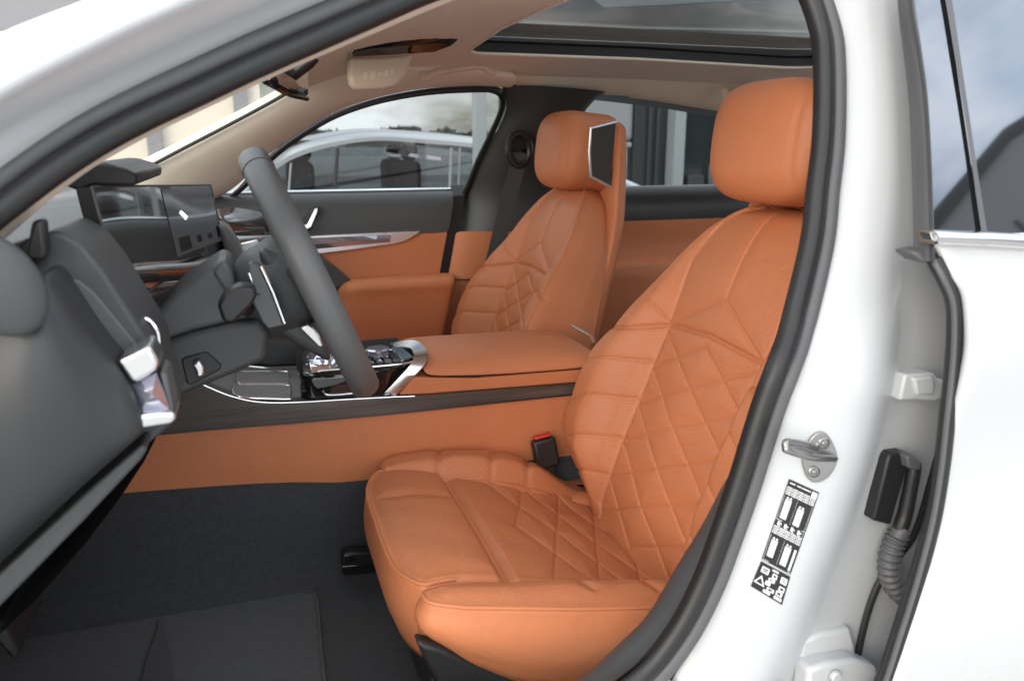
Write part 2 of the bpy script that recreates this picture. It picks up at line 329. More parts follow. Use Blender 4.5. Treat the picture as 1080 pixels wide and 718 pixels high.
mb = MB(); mb.grid([cat(r, 80) for r in (r0, r1, rm, r2, r2b, r3, r4)])
one(mb, 'middle_pillar', 'jamb', car, sub=1)
# hinge pillar and sill beside the lower front of the opening
fr = [i for i, p in enumerate(OP3) if (p[0] < .42 and p[2] < .72) or (p[0] < -.2 and p[2] < 1.12)]
i0_ = next(k for k, i in enumerate(fr) if (i - 1) % len(OP3) not in fr); fr = fr[i0_:] + fr[:i0_]
jr = [offpath(OP3, a_, b_)[fr] for a_, b_ in ((.016, -.004), (.03, .0), (.06, .012), (.10, .020), (.14, .045), (.16, .08), (.24, .085))]
mb = MB(); mb.grid(jr); one(mb, 'hinge_pillar', 'jamb', car)
# sill and pillar inner plastic trim next to the seal, lower part
tr0 = [(802, 480), (784, 520), (770, 552), (752, 595), (726, 640), (694, 680), (650, 716), (570, 766), (425, 806)]
tr1 = [(782, 480), (762, 512), (741, 552), (714, 596), (684, 646), (655, 676), (606, 718), (530, 758), (400, 796)]
mb = MB(); mb.grid([cat(pxl(tr0, near(.004)), 50), cat(pxl(tr0, near(-.02)), 50), cat(pxl(tr1, near(-.045)), 50), cat(pxl(tr1, near(-.10)), 50)])
one(mb, 'sill_trim', 'dash', car, sub=1)
# --- ivory trim inside the front pillar, running up into the headliner edge
i0 = [(-120, 318), (-40, 270), (0, 242), (50, 203), (100, 169), (150, 142), (200, 118), (260, 90), (320, 63), (380, 37), (440, 10), (500, -16), (600, -40), (720, -50), (800, -38)]
i1 = [(-120, 342), (-40, 294), (0, 266), (50, 222), (100, 184), (150, 154), (200, 129), (260, 100), (320, 73), (380, 48), (440, 24), (500, 2), (600, -20), (720, -30), (800, -20)]
mb = MB(); mb.grid([cat(pxl(i0, near(-.012)), 70), cat(pxl(i0, near(-.035)), 70), cat(pxl(i1, near(-.055)), 70), cat([p + np.array([0, .07, .035]) for p in pxl(i1, near(-.055))], 70)])
one(mb, 'pillar_trim', 'cream', car, sub=1)

# --- headliner: ring between the outline and the roof-glass opening
def hz(x, y):
    z = 1.435 - (.075 if y > 0 else .012) * (abs(y) / .66) ** 2.6
    return z - .42 * max(0, .50 - x) ** 2 - .020 * max(0, x - 1.0)
def rrect(x0, x1, y0, y1, r, n):                       # rounded rectangle, n points per side
    P = []
    rr_ = r if isinstance(r, tuple) else (r,) * 4
    for r, cx, cy, a0 in ((rr_[0], x1 - rr_[0], y1 - rr_[0], 0), (rr_[1], x0 + rr_[1], y1 - rr_[1], 90), (rr_[2], x0 + rr_[2], y0 + rr_[2], 180), (rr_[3], x1 - rr_[3], y0 + rr_[3], 270)):
        for k in range(n): a = R(a0 + 90 * k / (n - 1)); P.append((cx + r * math.cos(a), cy + r * math.sin(a)))
    return P
HOLE = (.53, 1.66, -.632, .42, (.22, .04, .02, .02))
outl = rrect(.13, 2.1, -.655, .635, .02, 14); inn = rrect(*HOLE, 14)
def dens(P, k=4):
    Q = []
    for i in range(len(P)):
        a, b = np.array(P[i]), np.array(P[(i + 1) % len(P)])
        m = max(1, int(np.linalg.norm(b - a) / .06))
        for j in range(k): Q.append(a + (b - a) * j / k)
    return Q
O2, I2 = dens(outl), dens(inn); G = []
for t in np.linspace(0, 1, 12): G.append([(*(a * (1 - t) + b * t), hz(*(a * (1 - t) + b * t))) for a, b in zip(O2, I2)])
G.append([(p[0] + (.012 if p[0] < .7 else 0), p[1] * .985, hz(*p) + .006) for p in I2])
mb = MB(); mb.grid(G, cv=True); hl = one(mb, 'headliner', 'cream', car)
sr = MB(); I3 = [(p[0] + .012, p[1] * .985, hz(*p) + .007) for p in I2]
sr.grid([I3, [(x, y * 1.0, z + .022) for x, y, z in I3], [(1.15 + (x - 1.15) * .965, y * .965, z + .026) for x, y, z in I3], [(1.15 + (x - 1.15) * .975, y * .975, 1.4545) for x, y, z in I3]], cv=True)
srf = one(sr, 'roof_glass_frame', 'black', car)
q = MB(); q.fan([(1.15 + (x - 1.15) * .97, y * .97, 1.455) for x, y, z in I3]); one(q, 'glass_pane', 'roofglass', srf)
q = MB(); q.tube([(x, y, z - .004) for x, y, z in I3], .0035, 6, closed=True); one(q, 'edge_piping', 'ivory', srf)
# outer roof skin around the glass
mb = MB(); OR = dens(rrect(.08, 2.2, -.70, .70, .06, 14)); RI = dens(rrect(.55, 1.82, -.61, .47, .1, 14))
mb.grid([[(*p, hz(p[0], p[1] * .9) + .03) for p in OR], [(*(.5 * (p + q_)), hz(*(.5 * (p + q_))) + .052) for p, q_ in zip(OR, RI)], [(*p, 1.497) for p in RI]], cv=True)
one(mb, 'roof_skin', 'paint', car)
# grab handles
def grab(L, fn, name='grab_handle'):
    P = pxl(L, fn); m = MB(); c = cat([P[0] + np.array([0, .025, .02]), P[0], P[1], P[2], P[3], P[3] + np.array([0, .025, .02])], 30)
    m.tube(c, .010, 10, flat=1.5); return one(m, name, 'cream', car)
hfn = lambda z: .525
grab([(449, 82), (462, 76), (505, 70), (518, 76)], hfn); grab([(768, 103), (780, 97), (830, 94), (850, 99)], hfn)
# --- passenger-side shell: front pillar trim, header, door weatherstrip, middle pillar
win = [(236, 214), (258, 196), (290, 164), (320, 142), (355, 122), (400, 107), (450, 98), (500, 95), (520, 96), (529, 103), (528, 118), (516, 145), (503, 172), (486, 214)]
wl = cat(pxl(win, far()), 70)
top_e = [(110, 214), (143, 185), (190, 160), (240, 133), (290, 106), (330, 84), (345, 72), (400, 60), (470, 62), (520, 66), (545, 72), (560, 80), (570, 90), (575, 100)]
def farp(px, py, off): return on(px, py, far(off))
aw = [(222, 214), (250, 196), (284, 163), (316, 140), (352, 119), (398, 103), (450, 93), (505, 90), (540, 92)]
at_ = [(125, 214), (143, 184), (195, 157), (245, 131), (300, 101), (345, 72), (410, 66), (480, 70), (545, 80)]
Pa = [farp(*p, -.032) for p in aw]; Pb = [farp(*p, -.105 if i < 5 else -.115) for i, p in enumerate(at_)]
mb = MB(); mb.grid([cat([p + np.array([0, .03, 0]) for p in Pa], 60), cat(Pa, 60), cat([(a * .6 + b * .4) + np.array([0, -.025, 0]) for a, b in zip(Pa, Pb)], 60), cat(Pb, 60), cat([p + np.array([-.01, .05, .02]) for p in Pb], 60)])
one(mb, 'front_pillar_trim', 'ivory', car, sub=1)
mb = MB(); mb.tube(wl, .008, 8, up=(0, -1, .4)); wo = cat(wl.mean(0) + (wl - wl.mean(0)) * np.array([1.03, 1, 1.05]), 70) ; mb.grid([wl + np.array([0, .004, 0]), wo + np.array([0, .012, .0]), wl.mean(0) + (wl - wl.mean(0)) * np.array([1.07, 1, 1.12]) + np.array([0, .02, 0])]); one(mb, 'window_weatherstrip', 'rubber', car)
cr0 = [(528, 84), (560, 94), (590, 100), (640, 101), (690, 106), (760, 117), (900, 138)]; Cr = cat([farp(*p, -.035) for p in cr0], 24)
mb = MB(); mb.grid([Cr + np.array([0, .03, .0]), Cr, Cr * .5 + np.array([(p[0], .60, hz(p[0], .60) + .0) for p in Cr]) * .5 + np.array([0, -.012, 0]), [(p[0], .585, hz(p[0], .585) - .001) for p in Cr]]); one(mb, 'roof_edge_trim', 'cream', car, sub=1)
hdr = MB(); hdr.grid([cat([farp(*p, -.03) for p in ((530, 84), (600, 98), (680, 103), (760, 115), (900, 136))], 20), cat([farp(*p, .03) for p in ((530, 106), (600, 104), (680, 112), (760, 124), (900, 144))], 20)]); one(hdr, 'window_header', 'black', car)
# middle pillar (passenger side) in dark trim
bo = [(534, 90), (533, 118), (520, 146), (507, 173), (489, 214), (475, 290), (458, 360)]; bi = [(640, 98), (625, 108), (612, 128), (600, 170), (590, 214), (575, 290), (560, 360)]
Bo = [on(*p, far(.0) if p[1] < 215 else (lambda z: .84)) for p in bo]; Bi = [on(*p, far(-.02) if p[1] < 215 else (lambda z: .80)) for p in bi]
mb = MB(); mb.grid([cat(Bo, 40), cat([a * .85 + b * .15 + np.array([0, -.05, 0]) for a, b in zip(Bo, Bi)], 40), cat([a * .5 + b * .5 + np.array([0, -.075, 0]) for a, b in zip(Bo, Bi)], 40), cat([a * .1 + b * .9 + np.array([0, -.05, 0]) for a, b in zip(Bo, Bi)], 40), cat(Bi, 40)])
one(mb, 'middle_pillar_trim', 'dash', car, sub=1)
# windscreen and header strip behind it
ws = [[at(143, 184, y=.76), at(300, 101, y=.62), at(345, 72, y=.58)], [np.array([-.68, .38, 1.02]), np.array([-.30, .33, 1.295]), np.array([.11, .30, hz(.13, .30) + .014])],
      [np.array([-.70, 0, 1.02]), np.array([-.31, 0, 1.29]), np.array([.09, 0, hz(.13, 0) + .014])], [np.array([-.66, -.4, 1.02]), np.array([-.25, -.36, 1.285]), np.array([.11, -.33, hz(.13, .33) + .014])], [np.array([-.46, -.80, 1.05]), np.array([-.08, -.73, 1.28]), np.array([.12, -.67, 1.385])]]
mb = MB(); mb.grid([cat(r, 12) for r in ws]); one(mb, 'windscreen', 'screenglass', car)
mb = MB(); mb.tube(cat([farp(143, 183.5, -.10), farp(195, 156, -.10), farp(245, 130, -.10), farp(300, 100, -.105), farp(345, 71, -.11)], 20), .0045, 8); one(mb, 'windscreen_rubber', 'rubber', car)
# bonnet, front wings, rear part, floor, far side skin below the glass line: the rest of the shell, mostly out of view
mb = MB(); mb.grid([[(x, y, 1.0 - .12 * ((x + .55) / -1.1) ** 2 - .08 * (y / .9) ** 4) for y in np.linspace(-.92, .92, 14)] for x in np.linspace(-.5, -1.7, 10)]); one(mb, 'bonnet', 'paint', car)
for s_ in (-.93, .93):
    mb = MB(); mb.grid([[(x, s_, z) for z in (.15, .5, .92)] for x in np.linspace(-.5, -1.7, 6)]); one(mb, 'front_wing', 'paint', car)
mb = MB(); mb.grid([[(x, .965 - .03 * abs(z - .7), z) for z in np.linspace(.2, 1.03, 8)] for x in np.linspace(-.5, 3.2, 10)]); one(mb, 'outer_side_skin', 'paint', car)
mb = MB(); mb.grid([[(x, y, .29) for y in np.linspace(-.84, .9, 5)] for x in np.linspace(-.75, 2.4, 5)]); mb.grid([[(-.75 , y, z) for y in np.linspace(-.9, .9, 5)] for z in (.29, .6, 1.0)]); one(mb, 'floor_pan', 'carpet', car)
mb = MB(); mb.grid([[(2.3, y, z) for y in np.linspace(-.9, .9, 5)] for z in (.29, .7, 1.05)]); one(mb, 'rear_bulkhead', 'dash', car)
mb = MB(); mb.box((.6, -.80, .24), (2.6, .22, .13)); one(mb, 'sill_beam', 'jamb', car, bevel=.02)

# --- carpeted tunnel side and floor
mb = MB()
tun = [[(x, y, z) for y, z in ((-.125, .60), (-.135, .52), (-.15, .42), (-.165, .395), (-.195, .368), (-.28, .362), (-.5, .36), (-.70, .36), (-.84, .37))] for x in np.linspace(-.74, 1.2, 24)]
mb.grid(tun); one(mb, 'footwell_carpet', 'carpet', car, sub=1)
t = thing('floor_mat', 'dark velour mat lying in the driver footwell', 'floor mat', (-.1, -.45, .37))
mp_ = [(-120, 718), (20, 676), (90, 655), (150, 642), (220, 631), (280, 626), (322, 626), (332, 634), (336, 680), (341, 730), (346, 800), (120, 830), (-160, 830)]
P = [at(*p, z=.372) for p in mp_]; mb = MB(); c = cat(P, 70, closed=True); cen = c.mean(0)
mb.grid([c + np.array([0, 0, -.008]), c, cen + (c - cen) * .985 + np.array([0, 0, .005]), cen + (c - cen) * .96 + np.array([0, 0, .004]), cen + (c - cen) * .5 + np.array([0, 0, .003]), cen + (c - cen) * .02 + np.array([0, 0, .003])], cv=True); mb.fan(cen + (c - cen) * .02 + np.array([0, 0, .003]))
one(mb, 'velour_pile', 'mat', t)
mb = MB(); mb.tube(c + np.array([0, 0, .002]), .005, 8, closed=True); one(mb, 'bound_edge', 'carpet', t)
pd = [at(*p, z=.381) for p in [(168, 650), (174, 664), (180, 690), (184, 720), (176, 770), (140, 770), (150, 715), (158, 685), (166, 665)]]
mb = MB(); mb.prism(pd, (0, 0, .002)); one(mb, 'heel_patch', 'carpet', t, bevel=.001)
# dark footrest at the far left under the dashboard
t = thing('dead_pedal', 'black footrest low at the left of the footwell', 'footrest', (-.3, -.6, .37))
mb = MB(); mb.prism([at(*p, y=-.62) for p in [(-40, 640), (2, 655), (22, 690), (14, 698), (-10, 672), (-40, 670)]], (0, .12, 0)); one(mb, 'pad', 'black', t, bevel=.008, seg=3)

# ================================================================== PASSENGER DOOR (closed, seen from inside)
def door_sheet(x0, x1, prof, slant=0.0, n=14):
    return [[(x + slant * (z - 1.04), y, z) for y, z in prof] for x in np.linspace(x0, x1, n)]
pdoor = thing('car_door', 'closed front passenger door with tan lower panel and chrome trim wedge', 'car door', (.1, .9, .3))
mb = MB(); mb.grid(door_sheet(-.45, .603, [(.875, 1.04), (.868, 1.052), (.85, 1.054), (.828, 1.046), (.806, 1.02), (.798, .98), (.797, .94), (.797, .932)], .22)); one(mb, 'upper_trim', 'dash', pdoor, sub=1)
mb = MB(); mb.grid(door_sheet(-.45, .60, [(.803, .936), (.801, .933), (.800, .91), (.800, .86), (.797, .80), (.79, .74), (.79, .6), (.80, .42)], .22)); one(mb, 'door_panel', 'leather', pdoor, sub=1)
ar = MB()
sec = [(.80, .806), (.76, .812), (.725, .810), (.705, .800), (.700, .785), (.704, .775), (.7035, .772), (.708, .765), (.712, .70), (.722, .60), (.74, .50), (.79, .46)]
xs = [.235, .25, .27, .31, .40, .50, .55, .57, .578, .58]; sc_ = [.55, .8, .92, 1, 1, 1, 1, .98, .93, .85]
ar.grid([[(x + .22 * (z - 1.04) + .05, .80 - (.80 - y) * s, z - .010 * (1 - s) * 3) for y, z in sec] for x, s in zip(xs, sc_)]); one(ar, 'armrest', 'leather', pdoor, sub=1)
mb = MB(); mb.prism([at(*p, y=.74) for p in [(330, 262), (341, 272), (373, 298), (352, 307), (338, 312), (300, 300), (300, 262)]], (0, .06, 0)); one(mb, 'pull_cup', 'dash', pdoor, bevel=.008)
ct = [(236, 252), (300, 250.5), (345, 248), (400, 245.5), (443, 244)]; cb = [(443, 245.2), (428, 254), (414, 257.5), (375, 263), (335, 268), (300, 271), (236, 276)]
mb = MB(); mb.prism([at(*p, y=.790) for p in ct + cb], (0, .03, 0)); one(mb, 'trim_wedge', 'brightsatin', pdoor, bevel=.003)
fc = MB(); xs_ = np.linspace(300, 412, 9); rnd = random.Random(3); upE = [at(x, 252 - (x - 300) * .035, y=.787) for x in xs_]; dnE = [at(x, 266 - (x - 300) * .098, y=.787) for x in xs_]; mdE = [(a * .5 + b * .5) + np.array([rnd.uniform(-.006, .006), -.004 - rnd.random() * .008, rnd.uniform(-.004, .004)]) for a, b in zip(upE, dnE)]
fc.grid([upE, mdE, dnE]); one(fc, 'crystal_band', 'crystal', pdoor, smooth=False)
mb = MB(); mb.prism([at(*p, y=.785) for p in [(318, 236), (331, 217), (337, 217.5), (336, 224), (328, 243), (319, 242)]], (0, .03, 0)); dh = one(mb, 'handle_recess', 'black', pdoor, bevel=.003)
mb = MB(); mb.prism([at(*p, y=.774) for p in [(318, 238), (324, 237), (332, 220), (335.5, 219.5), (335, 224), (328.5, 239.5), (324, 242), (318.5, 241)]], (0, .012, 0)); one(mb, 'handle_lever', 'chrome', dh, bevel=.002)
mb = MB(); mb.fan(pxl([(230, 222), (262, 188), (292, 160), (322, 138), (356, 118), (400, 103), (450, 94), (505, 91), (531, 93), (538, 103), (534, 122), (520, 150), (506, 178), (492, 222)], far(.012))); one(mb, 'window_glass', 'glass', pdoor)
mb = MB(); mb.tube([(-.3, .893, 1.056), (.2, .893, 1.056), (.62, .893, 1.056)], .007, 8); one(mb, 'window_moulding', 'chrome', pdoor)
# door mirror of the passenger side, partly hidden
mb = MB(); mb.grid(door_sheet(.600, .642, [(.87, 1.07), (.83, 1.04), (.815, .95), (.815, .6), (.815, .42)], .22, 4)); one(mb, 'edge_seal', 'rubber', pdoor)

# lower cladding of the passenger-side middle pillar
mb = MB(); mb.grid([cat([at(x, yy, y=.80) for x, yy in ((481, 244), (478, 262), (472, 294), (466, 320), (459, 352))], 16), cat([at(x, yy, y=.77) for x, yy in ((491, 244), (488, 262), (482, 294), (476, 320), (470, 352))], 16), cat([at(x, yy, y=.77) for x, yy in ((560, 244), (558, 262), (550, 294), (540, 320), (535, 352))], 16)])
one(mb, 'pillar_lower_trim', 'leather', car, sub=1)
mb = MB(); mb.tube([at(480, 295, y=.772), at(505, 295, y=.766), at(550, 296, y=.766)], .002, 6); one(mb, 'pillar_seam', 'black', car)

# ================================================================== REAR PASSENGER DOOR (closed, seen past the seats)
rpd = thing('car_door', 'far rear door with tan panel seen between the two front seats', 'car door', (1.4, .9, .3))
mb = MB(); mb.grid(door_sheet(.80, 2.2, [(.875, 1.045), (.868, 1.058), (.85, 1.06), (.828, 1.05), (.806, 1.02), (.798, .99), (.797, .955), (.797, .948)], .1)); one(mb, 'upper_trim', 'black', rpd, sub=1)
mb = MB(); mb.grid(door_sheet(.80, 2.2, [(.803, .953), (.801, .950), (.80, .93), (.806, .90), (.806, .84), (.79, .82), (.76, .81), (.75, .79), (.76, .6), (.78, .42)], .1)); one(mb, 'door_panel', 'leather', rpd, sub=1)
mb = MB(); mb.fan(pxl([(596, 212), (606, 130), (618, 98), (680, 104), (760, 116), (860, 132), (900, 140), (900, 214)], far(.012))); one(mb, 'window_glass', 'glass', rpd)

# ================================================================== SEAT BELT of the passenger
t = thing('seat_belt', 'dark grey passenger seat belt hanging from its pillar guide', 'seat belt', (.72, .66, .8))
p0 = on(548, 166, lambda z: .63); p1 = at(516, 292, y=.70)
mb = MB(); c = cat([p0 + np.array([.004, .01, .01]), p0, p0 * .66 + p1 * .34 + np.array([0, .004, 0]), p0 * .3 + p1 * .7, p1], 20); mb.sweep(c, [(-.023, -.001), (.023, -.001), (.023, .001), (-.023, .001)], (-.25, -1, .1)); one(mb, 'webbing', 'belt', t)
a = on(546, 158, lambda z: .64); mb = MB(); mb.tube([a + np.array([math.cos(q) * .033, -.012, math.sin(q) * .045]) for q in np.linspace(0, 2 * math.pi, 25)[:-1]], .010, 8, closed=True); mb.prism([a + np.array([math.cos(q) * .03, -.002, math.sin(q) * .042]) for q in np.linspace(0, 2 * math.pi, 21)[:-1]], (0, .012, 0)); one(mb, 'belt_guide', 'black', t)
mb = MB(); mb.box(p1, (.05, .018, .035)); one(mb, 'tongue_stop', 'black', t, bevel=.004)

# ================================================================== DASHBOARD
dash = thing('dashboard', 'dark grey dashboard with chrome and crystal trim at its near end', 'dashboard', (-.35, 0, .55))
def dp(L, y): return [at(a, b, y=y) for a, b in L]
core = [(40, 250), (50, 244), (64, 244), (86, 256), (110, 285), (135, 325), (155, 357), (165, 377), (169, 400), (178, 421), (186, 436), (184, 446), (150, 474), (75, 553), (0, 634), (-60, 690), (-160, 560), (-160, 330), (0, 262)]
mb = MB(); mb.prism(dp(core, -.745), (0, .145, 0)); one(mb, 'end_section', 'dash', dash, bevel=.012, seg=4)
inner = [(62, 300), (70, 293), (84, 296), (100, 309), (120, 333), (140, 357), (152, 373), (150, 377), (126, 382), (100, 352), (78, 322)]
mb = MB(); mb.prism(dp(inner, -.748), (0, .03, 0)); one(mb, 'end_inlay', 'dashlight', dash, bevel=.004, seg=3)
cap = [(-150, 300), (0, 318), (46, 288), (54, 291), (64, 303), (90, 343), (112, 372), (126, 388), (140, 411), (148, 433), (149, 452), (142, 464), (100, 500), (0, 585), (-60, 636), (-160, 560)]
cu_ = cat(dp([(-150, 302), (-60, 316), (0, 318), (30, 298), (46, 289), (56, 294), (70, 312), (90, 343), (112, 372), (127, 389), (140, 411), (148, 433), (150, 450)], -.80), 60)
cl_ = cat(dp([(-150, 690), (-60, 636), (0, 585), (40, 551), (70, 526), (92, 507), (108, 493), (122, 481), (134, 471), (142, 464), (147, 459), (150, 455), (150, 451)], -.80), 60)
mb = MB(); rows = [cu_ + np.array([0, .055, 0]), cu_ + np.array([0, .012, 0])]
for t_ in np.linspace(0, 1, 26):
    e_ = .5 - .5 * math.cos(math.pi * t_); hgt = np.linalg.norm(cu_ - cl_, axis=1)[:, None]
    rows.append(cu_ * (1 - e_) + cl_ * e_ + np.array([0, -1, 0]) * np.minimum(.045, .20 * hgt) * (4 * e_ * (1 - e_)) ** .55)
rows += [cl_ + np.array([0, .012, 0]), cl_ + np.array([0, .055, 0])]
mb.grid(rows); one(mb, 'end_cap', 'dashdark', dash, angle=60)
mb = MB(); mb.prism(dp([(150, 468), (156, 474), (148, 486), (90, 548), (0, 640), (-70, 700), (-80, 680), (0, 604), (90, 520)], -.785), (0, .05, 0)); one(mb, 'lower_lip', 'dash', dash, bevel=.006, seg=3)
mb = MB(); mb.prism(dp([(123, 380), (158, 364), (168, 382), (165, 392), (141, 405), (136, 400)], -.803), (0, .05, 0)); one(mb, 'upper_trim', 'satin', dash, bevel=.004, seg=3)
mb = MB(); mb.prism(dp([(145, 437), (182, 434), (187, 441), (181, 448), (148, 453)], -.803), (0, .05, 0)); one(mb, 'lower_trim', 'satin', dash, bevel=.004, seg=3)
cr = dp([(139, 405), (165, 393), (173, 412), (180, 433), (146, 436)], -.790); k_ = at(160, 416, y=-.805); k2 = at(153, 425, y=-.800); mb = MB(); mb.add(cr + [k_, k2], [(0, 1, 5), (1, 2, 5), (2, 3, 5), (3, 6, 5), (3, 4, 6), (4, 0, 6), (0, 5, 6)]); mb.prism(cr, (0, .03, 0)); one(mb, 'crystal_inlay', 'crystal', dash, smooth=False)
mb = MB(); mb.prism(dp([(168, 392), (176, 394), (184, 434), (178, 434)], -.79), (0, .05, 0)); one(mb, 'side_blade', 'dashlight', dash, bevel=.003)
mb = MB(); mb.tube(cat(dp([(148, 336), (158, 338), (166, 350), (168, 366)], -.70), 14), .0022, 6); one(mb, 'chrome_line', 'chrome', dash)
bc = at(-6, 300, y=-.845); mb = MB(); mb.grid([[bc + np.array([.038 * math.sin(a) * math.cos(q), -.016 * math.cos(a), .043 * math.sin(a) * math.sin(q) - .012 * math.sin(a) * math.cos(q)]) for q in np.arange(32) * 2 * math.pi / 32] for a in np.linspace(.02, 1.75, 14)], cv=True); one(mb, 'corner_boss', 'dash', dash)
mb = MB(); mb.prism(dp([(33, 233), (46, 231), (49, 266), (46, 276), (30, 274), (28, 262)], -.77), (0, .02, 0)); one(mb, 'tweeter_fin', 'black', dash, bevel=.004)
mb = MB(); mb.prism(dp([(18, 258), (30, 250), (38, 262), (32, 286), (20, 284)], -.76), (0, .02, 0)); one(mb, 'fin_base', 'black', dash, bevel=.004)
# body of the dashboard across the car
prof = [(-.74, 1.03), (-.45, 1.065), (-.27, 1.075), (-.19, 1.06), (-.155, 1.02), (-.16, .985), (-.135, .965), (-.115, .94), (-.108, .90), (-.125, .86), (-.20, .76), (-.32, .64), (-.50, .52), (-.74, .46)]
mb = MB(); mb.grid([[(x - .05 * max(0, y - .5), y, z) for x, z in prof] for y in np.linspace(-.66, .78, 30)]); one(mb, 'body', 'dash', dash, sub=1)
# instrument hood seen above the screen
mb = MB(); mb.prism([at(*p, y=-.56) for p in [(62, 194), (95, 171), (112, 172), (134, 178), (145, 184), (144, 196), (100, 196), (84, 202)]], (0, .30, 0)); one(mb, 'instrument_hood', 'black', dash, bevel=.004, seg=2)
# door reflection modelled as strips under the screen, then trim on the passenger half
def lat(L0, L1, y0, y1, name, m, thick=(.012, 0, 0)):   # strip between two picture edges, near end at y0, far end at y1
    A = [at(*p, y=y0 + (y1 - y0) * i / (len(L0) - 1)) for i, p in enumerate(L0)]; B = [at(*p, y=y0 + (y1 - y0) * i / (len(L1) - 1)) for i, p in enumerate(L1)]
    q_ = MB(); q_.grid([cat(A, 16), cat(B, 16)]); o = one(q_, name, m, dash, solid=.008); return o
lat([(124, 280), (165, 278), (205, 276), (236, 266)], [(128, 296), (165, 297), (205, 292), (238, 278)], -.57, -.05, 'reflected_wood_strip', 'woodgloss')
lat([(129, 297), (165, 299), (205, 294)], [(131, 303), (165, 304), (205, 299)], -.57, -.12, 'reflected_metal_strip', 'satin')
lat([(131, 304), (160, 305), (190, 301)], [(144, 322), (160, 316), (190, 304)], -.57, -.16, 'reflected_lower_wood', 'woodgloss')
mb = MB(); mb.grid([cat([at(226, 222, y=.42), at(250, 220, y=.55), at(282, 226, y=.70)], 12), cat([at(238, 236, y=.40), at(250, 248, y=.48), at(282, 247, y=.70)], 12)]); one(mb, 'passenger_wood_trim', 'woodgloss', dash, solid=.01)
mb = MB(); mb.grid([cat([at(238, 250, y=.36), at(262, 249, y=.5), at(290, 248, y=.70)], 12), cat([at(242, 257, y=.34), at(262, 257, y=.5), at(290, 257, y=.70)], 12)]); one(mb, 'passenger_metal_trim', 'satin', dash, solid=.01)
mb = MB(); mb.prism([at(*p, y=.02) for p in [(228, 236), (240, 240), (254, 262), (262, 288), (268, 330), (240, 330), (226, 290), (238, 268)]], (0, .10, 0)); one(mb, 'centre_pod', 'dashlight', dash, bevel=.014, seg=4)

mb = MB(); mb.prism([at(*p, y=.13) for p in [(236, 322), (304, 322), (322, 352), (330, 376), (318, 388), (286, 389), (262, 386), (240, 394)]], (0, .10, 0)); one(mb, 'centre_stack', 'dash', dash, bevel=.01, seg=3)
mb = MB(); mb.prism([at(*p, y=.16) for p in [(250, 258), (271, 253), (296, 288), (284, 294)]], (0, .02, 0)); one(mb, 'silver_plate', 'brightsatin', dash, bevel=.002)
# ================================================================== CURVED SCREEN
t = thing('curved_display', 'wide curved glass display standing behind the steering wheel', 'screen', (-.1, -.27, 1.0))
TL, BL = at(97, 197, y=-.60), at(131, 330, y=-.60); TR, BR = at(222, 195, y=.05), at(238, 264, y=.05)
def scr(u, v, off=0.0):
    b = np.array([-.020 * math.sin(math.pi * u), 0, 0]); n_ = np.array([.98, -.12, .1])
    return TL * (1-u) * (1-v) + TR * u * (1-v) + BL * (1-u) * v + BR * u * v + b + n_ * off
mb = MB(); U = np.linspace(0, 1, 25); V_ = np.linspace(0, 1, 5)
A_ = [[scr(u, v) for u in U] for v in V_]; Bk = [[scr(u, v, -.016) for u in U] for v in V_]
mb.grid(A_); one(mb, 'glass_front', 'screen', t)
mb = MB(); mb.grid(np.array(Bk) - np.array([.001, 0, 0])); lp = [scr(u, 0) for u in U] + [scr(1, v) for v in V_[1:]] + [scr(u, 1) for u in U[::-1][1:]] + [scr(0, v) for v in V_[::-1][1:-1]]; lb = [p - np.array([.98, -.12, .1]) * .016 for p in lp]; mb.grid([lp, lb], cv=True); cs = one(mb, 'casing', 'black', t)
mb = MB(); mb.tube(lp, .0016, 6, closed=True); one(mb, 'metal_edge', 'dashlight', t)
def upatch(u0, u1, v0, v1, off): return [[scr(u, v, off) for u in np.linspace(u0, u1, 8)] for v in (v0, v1)]
mb = MB(); mb.grid(upatch(.56, .985, .04, .84, .001)); ui = one(mb, 'menu_page', 'ui', t)
for a_, b_, c_, d_ in ((.60, .70, .63, .80), (.76, .80, .66, .76), (.86, .90, .68, .76), (.95, .97, .62, .78)):
    mb = MB(); mb.grid(upatch(a_, b_, c_, d_, .0018)); one(mb, 'menu_tile', 'uidark', ui)
mb = MB(); mb.grid([[scr(.66, .34, .0018), scr(.68, .31, .0018)], [scr(.70, .44, .0018), scr(.725, .40, .0018)]]); one(mb, 'menu_icon', 'uiwhite', ui)
for uu in (.765, .79, .815):
    mb = MB(); mb.grid([[scr(uu, .90, .0018), scr(uu + .012, .90, .0018)], [scr(uu, .95, .0018), scr(uu + .012, .95, .0018)]]); one(mb, 'touch_icon', 'ui', t)

# ================================================================== STEERING COLUMN AND WHEEL
t = thing('column_cover', 'grey plastic steering column cover with its black lever', 'steering column', (-.05, -.41, .85))
up_ = [(150, 352), (168, 326), (188, 304), (212, 288), (236, 272), (244, 282), (248, 300), (262, 316), (274, 334), (240, 342), (205, 350), (172, 361), (160, 364)]
mb = MB(); mb.prism(dp(up_, -.475), (0, .13, 0)); one(mb, 'upper_shroud', 'dashlight', t, bevel=.014, seg=4)
mb = MB(); mb.prism(dp([(224, 287), (237, 273), (245, 286), (249, 304), (252, 318), (241, 323), (236, 306)], -.481), (0, .10, 0)); one(mb, 'collar', 'padgrey2', t, bevel=.005, seg=3)
lo_ = [(160, 366), (172, 362), (205, 351), (240, 343), (274, 336), (284, 352), (280, 380), (262, 388), (188, 419), (172, 404)]
mb = MB(); mb.prism(dp(lo_, -.485), (0, .16, 0)); ls = one(mb, 'lower_shroud', 'dash', t, bevel=.008, seg=3)
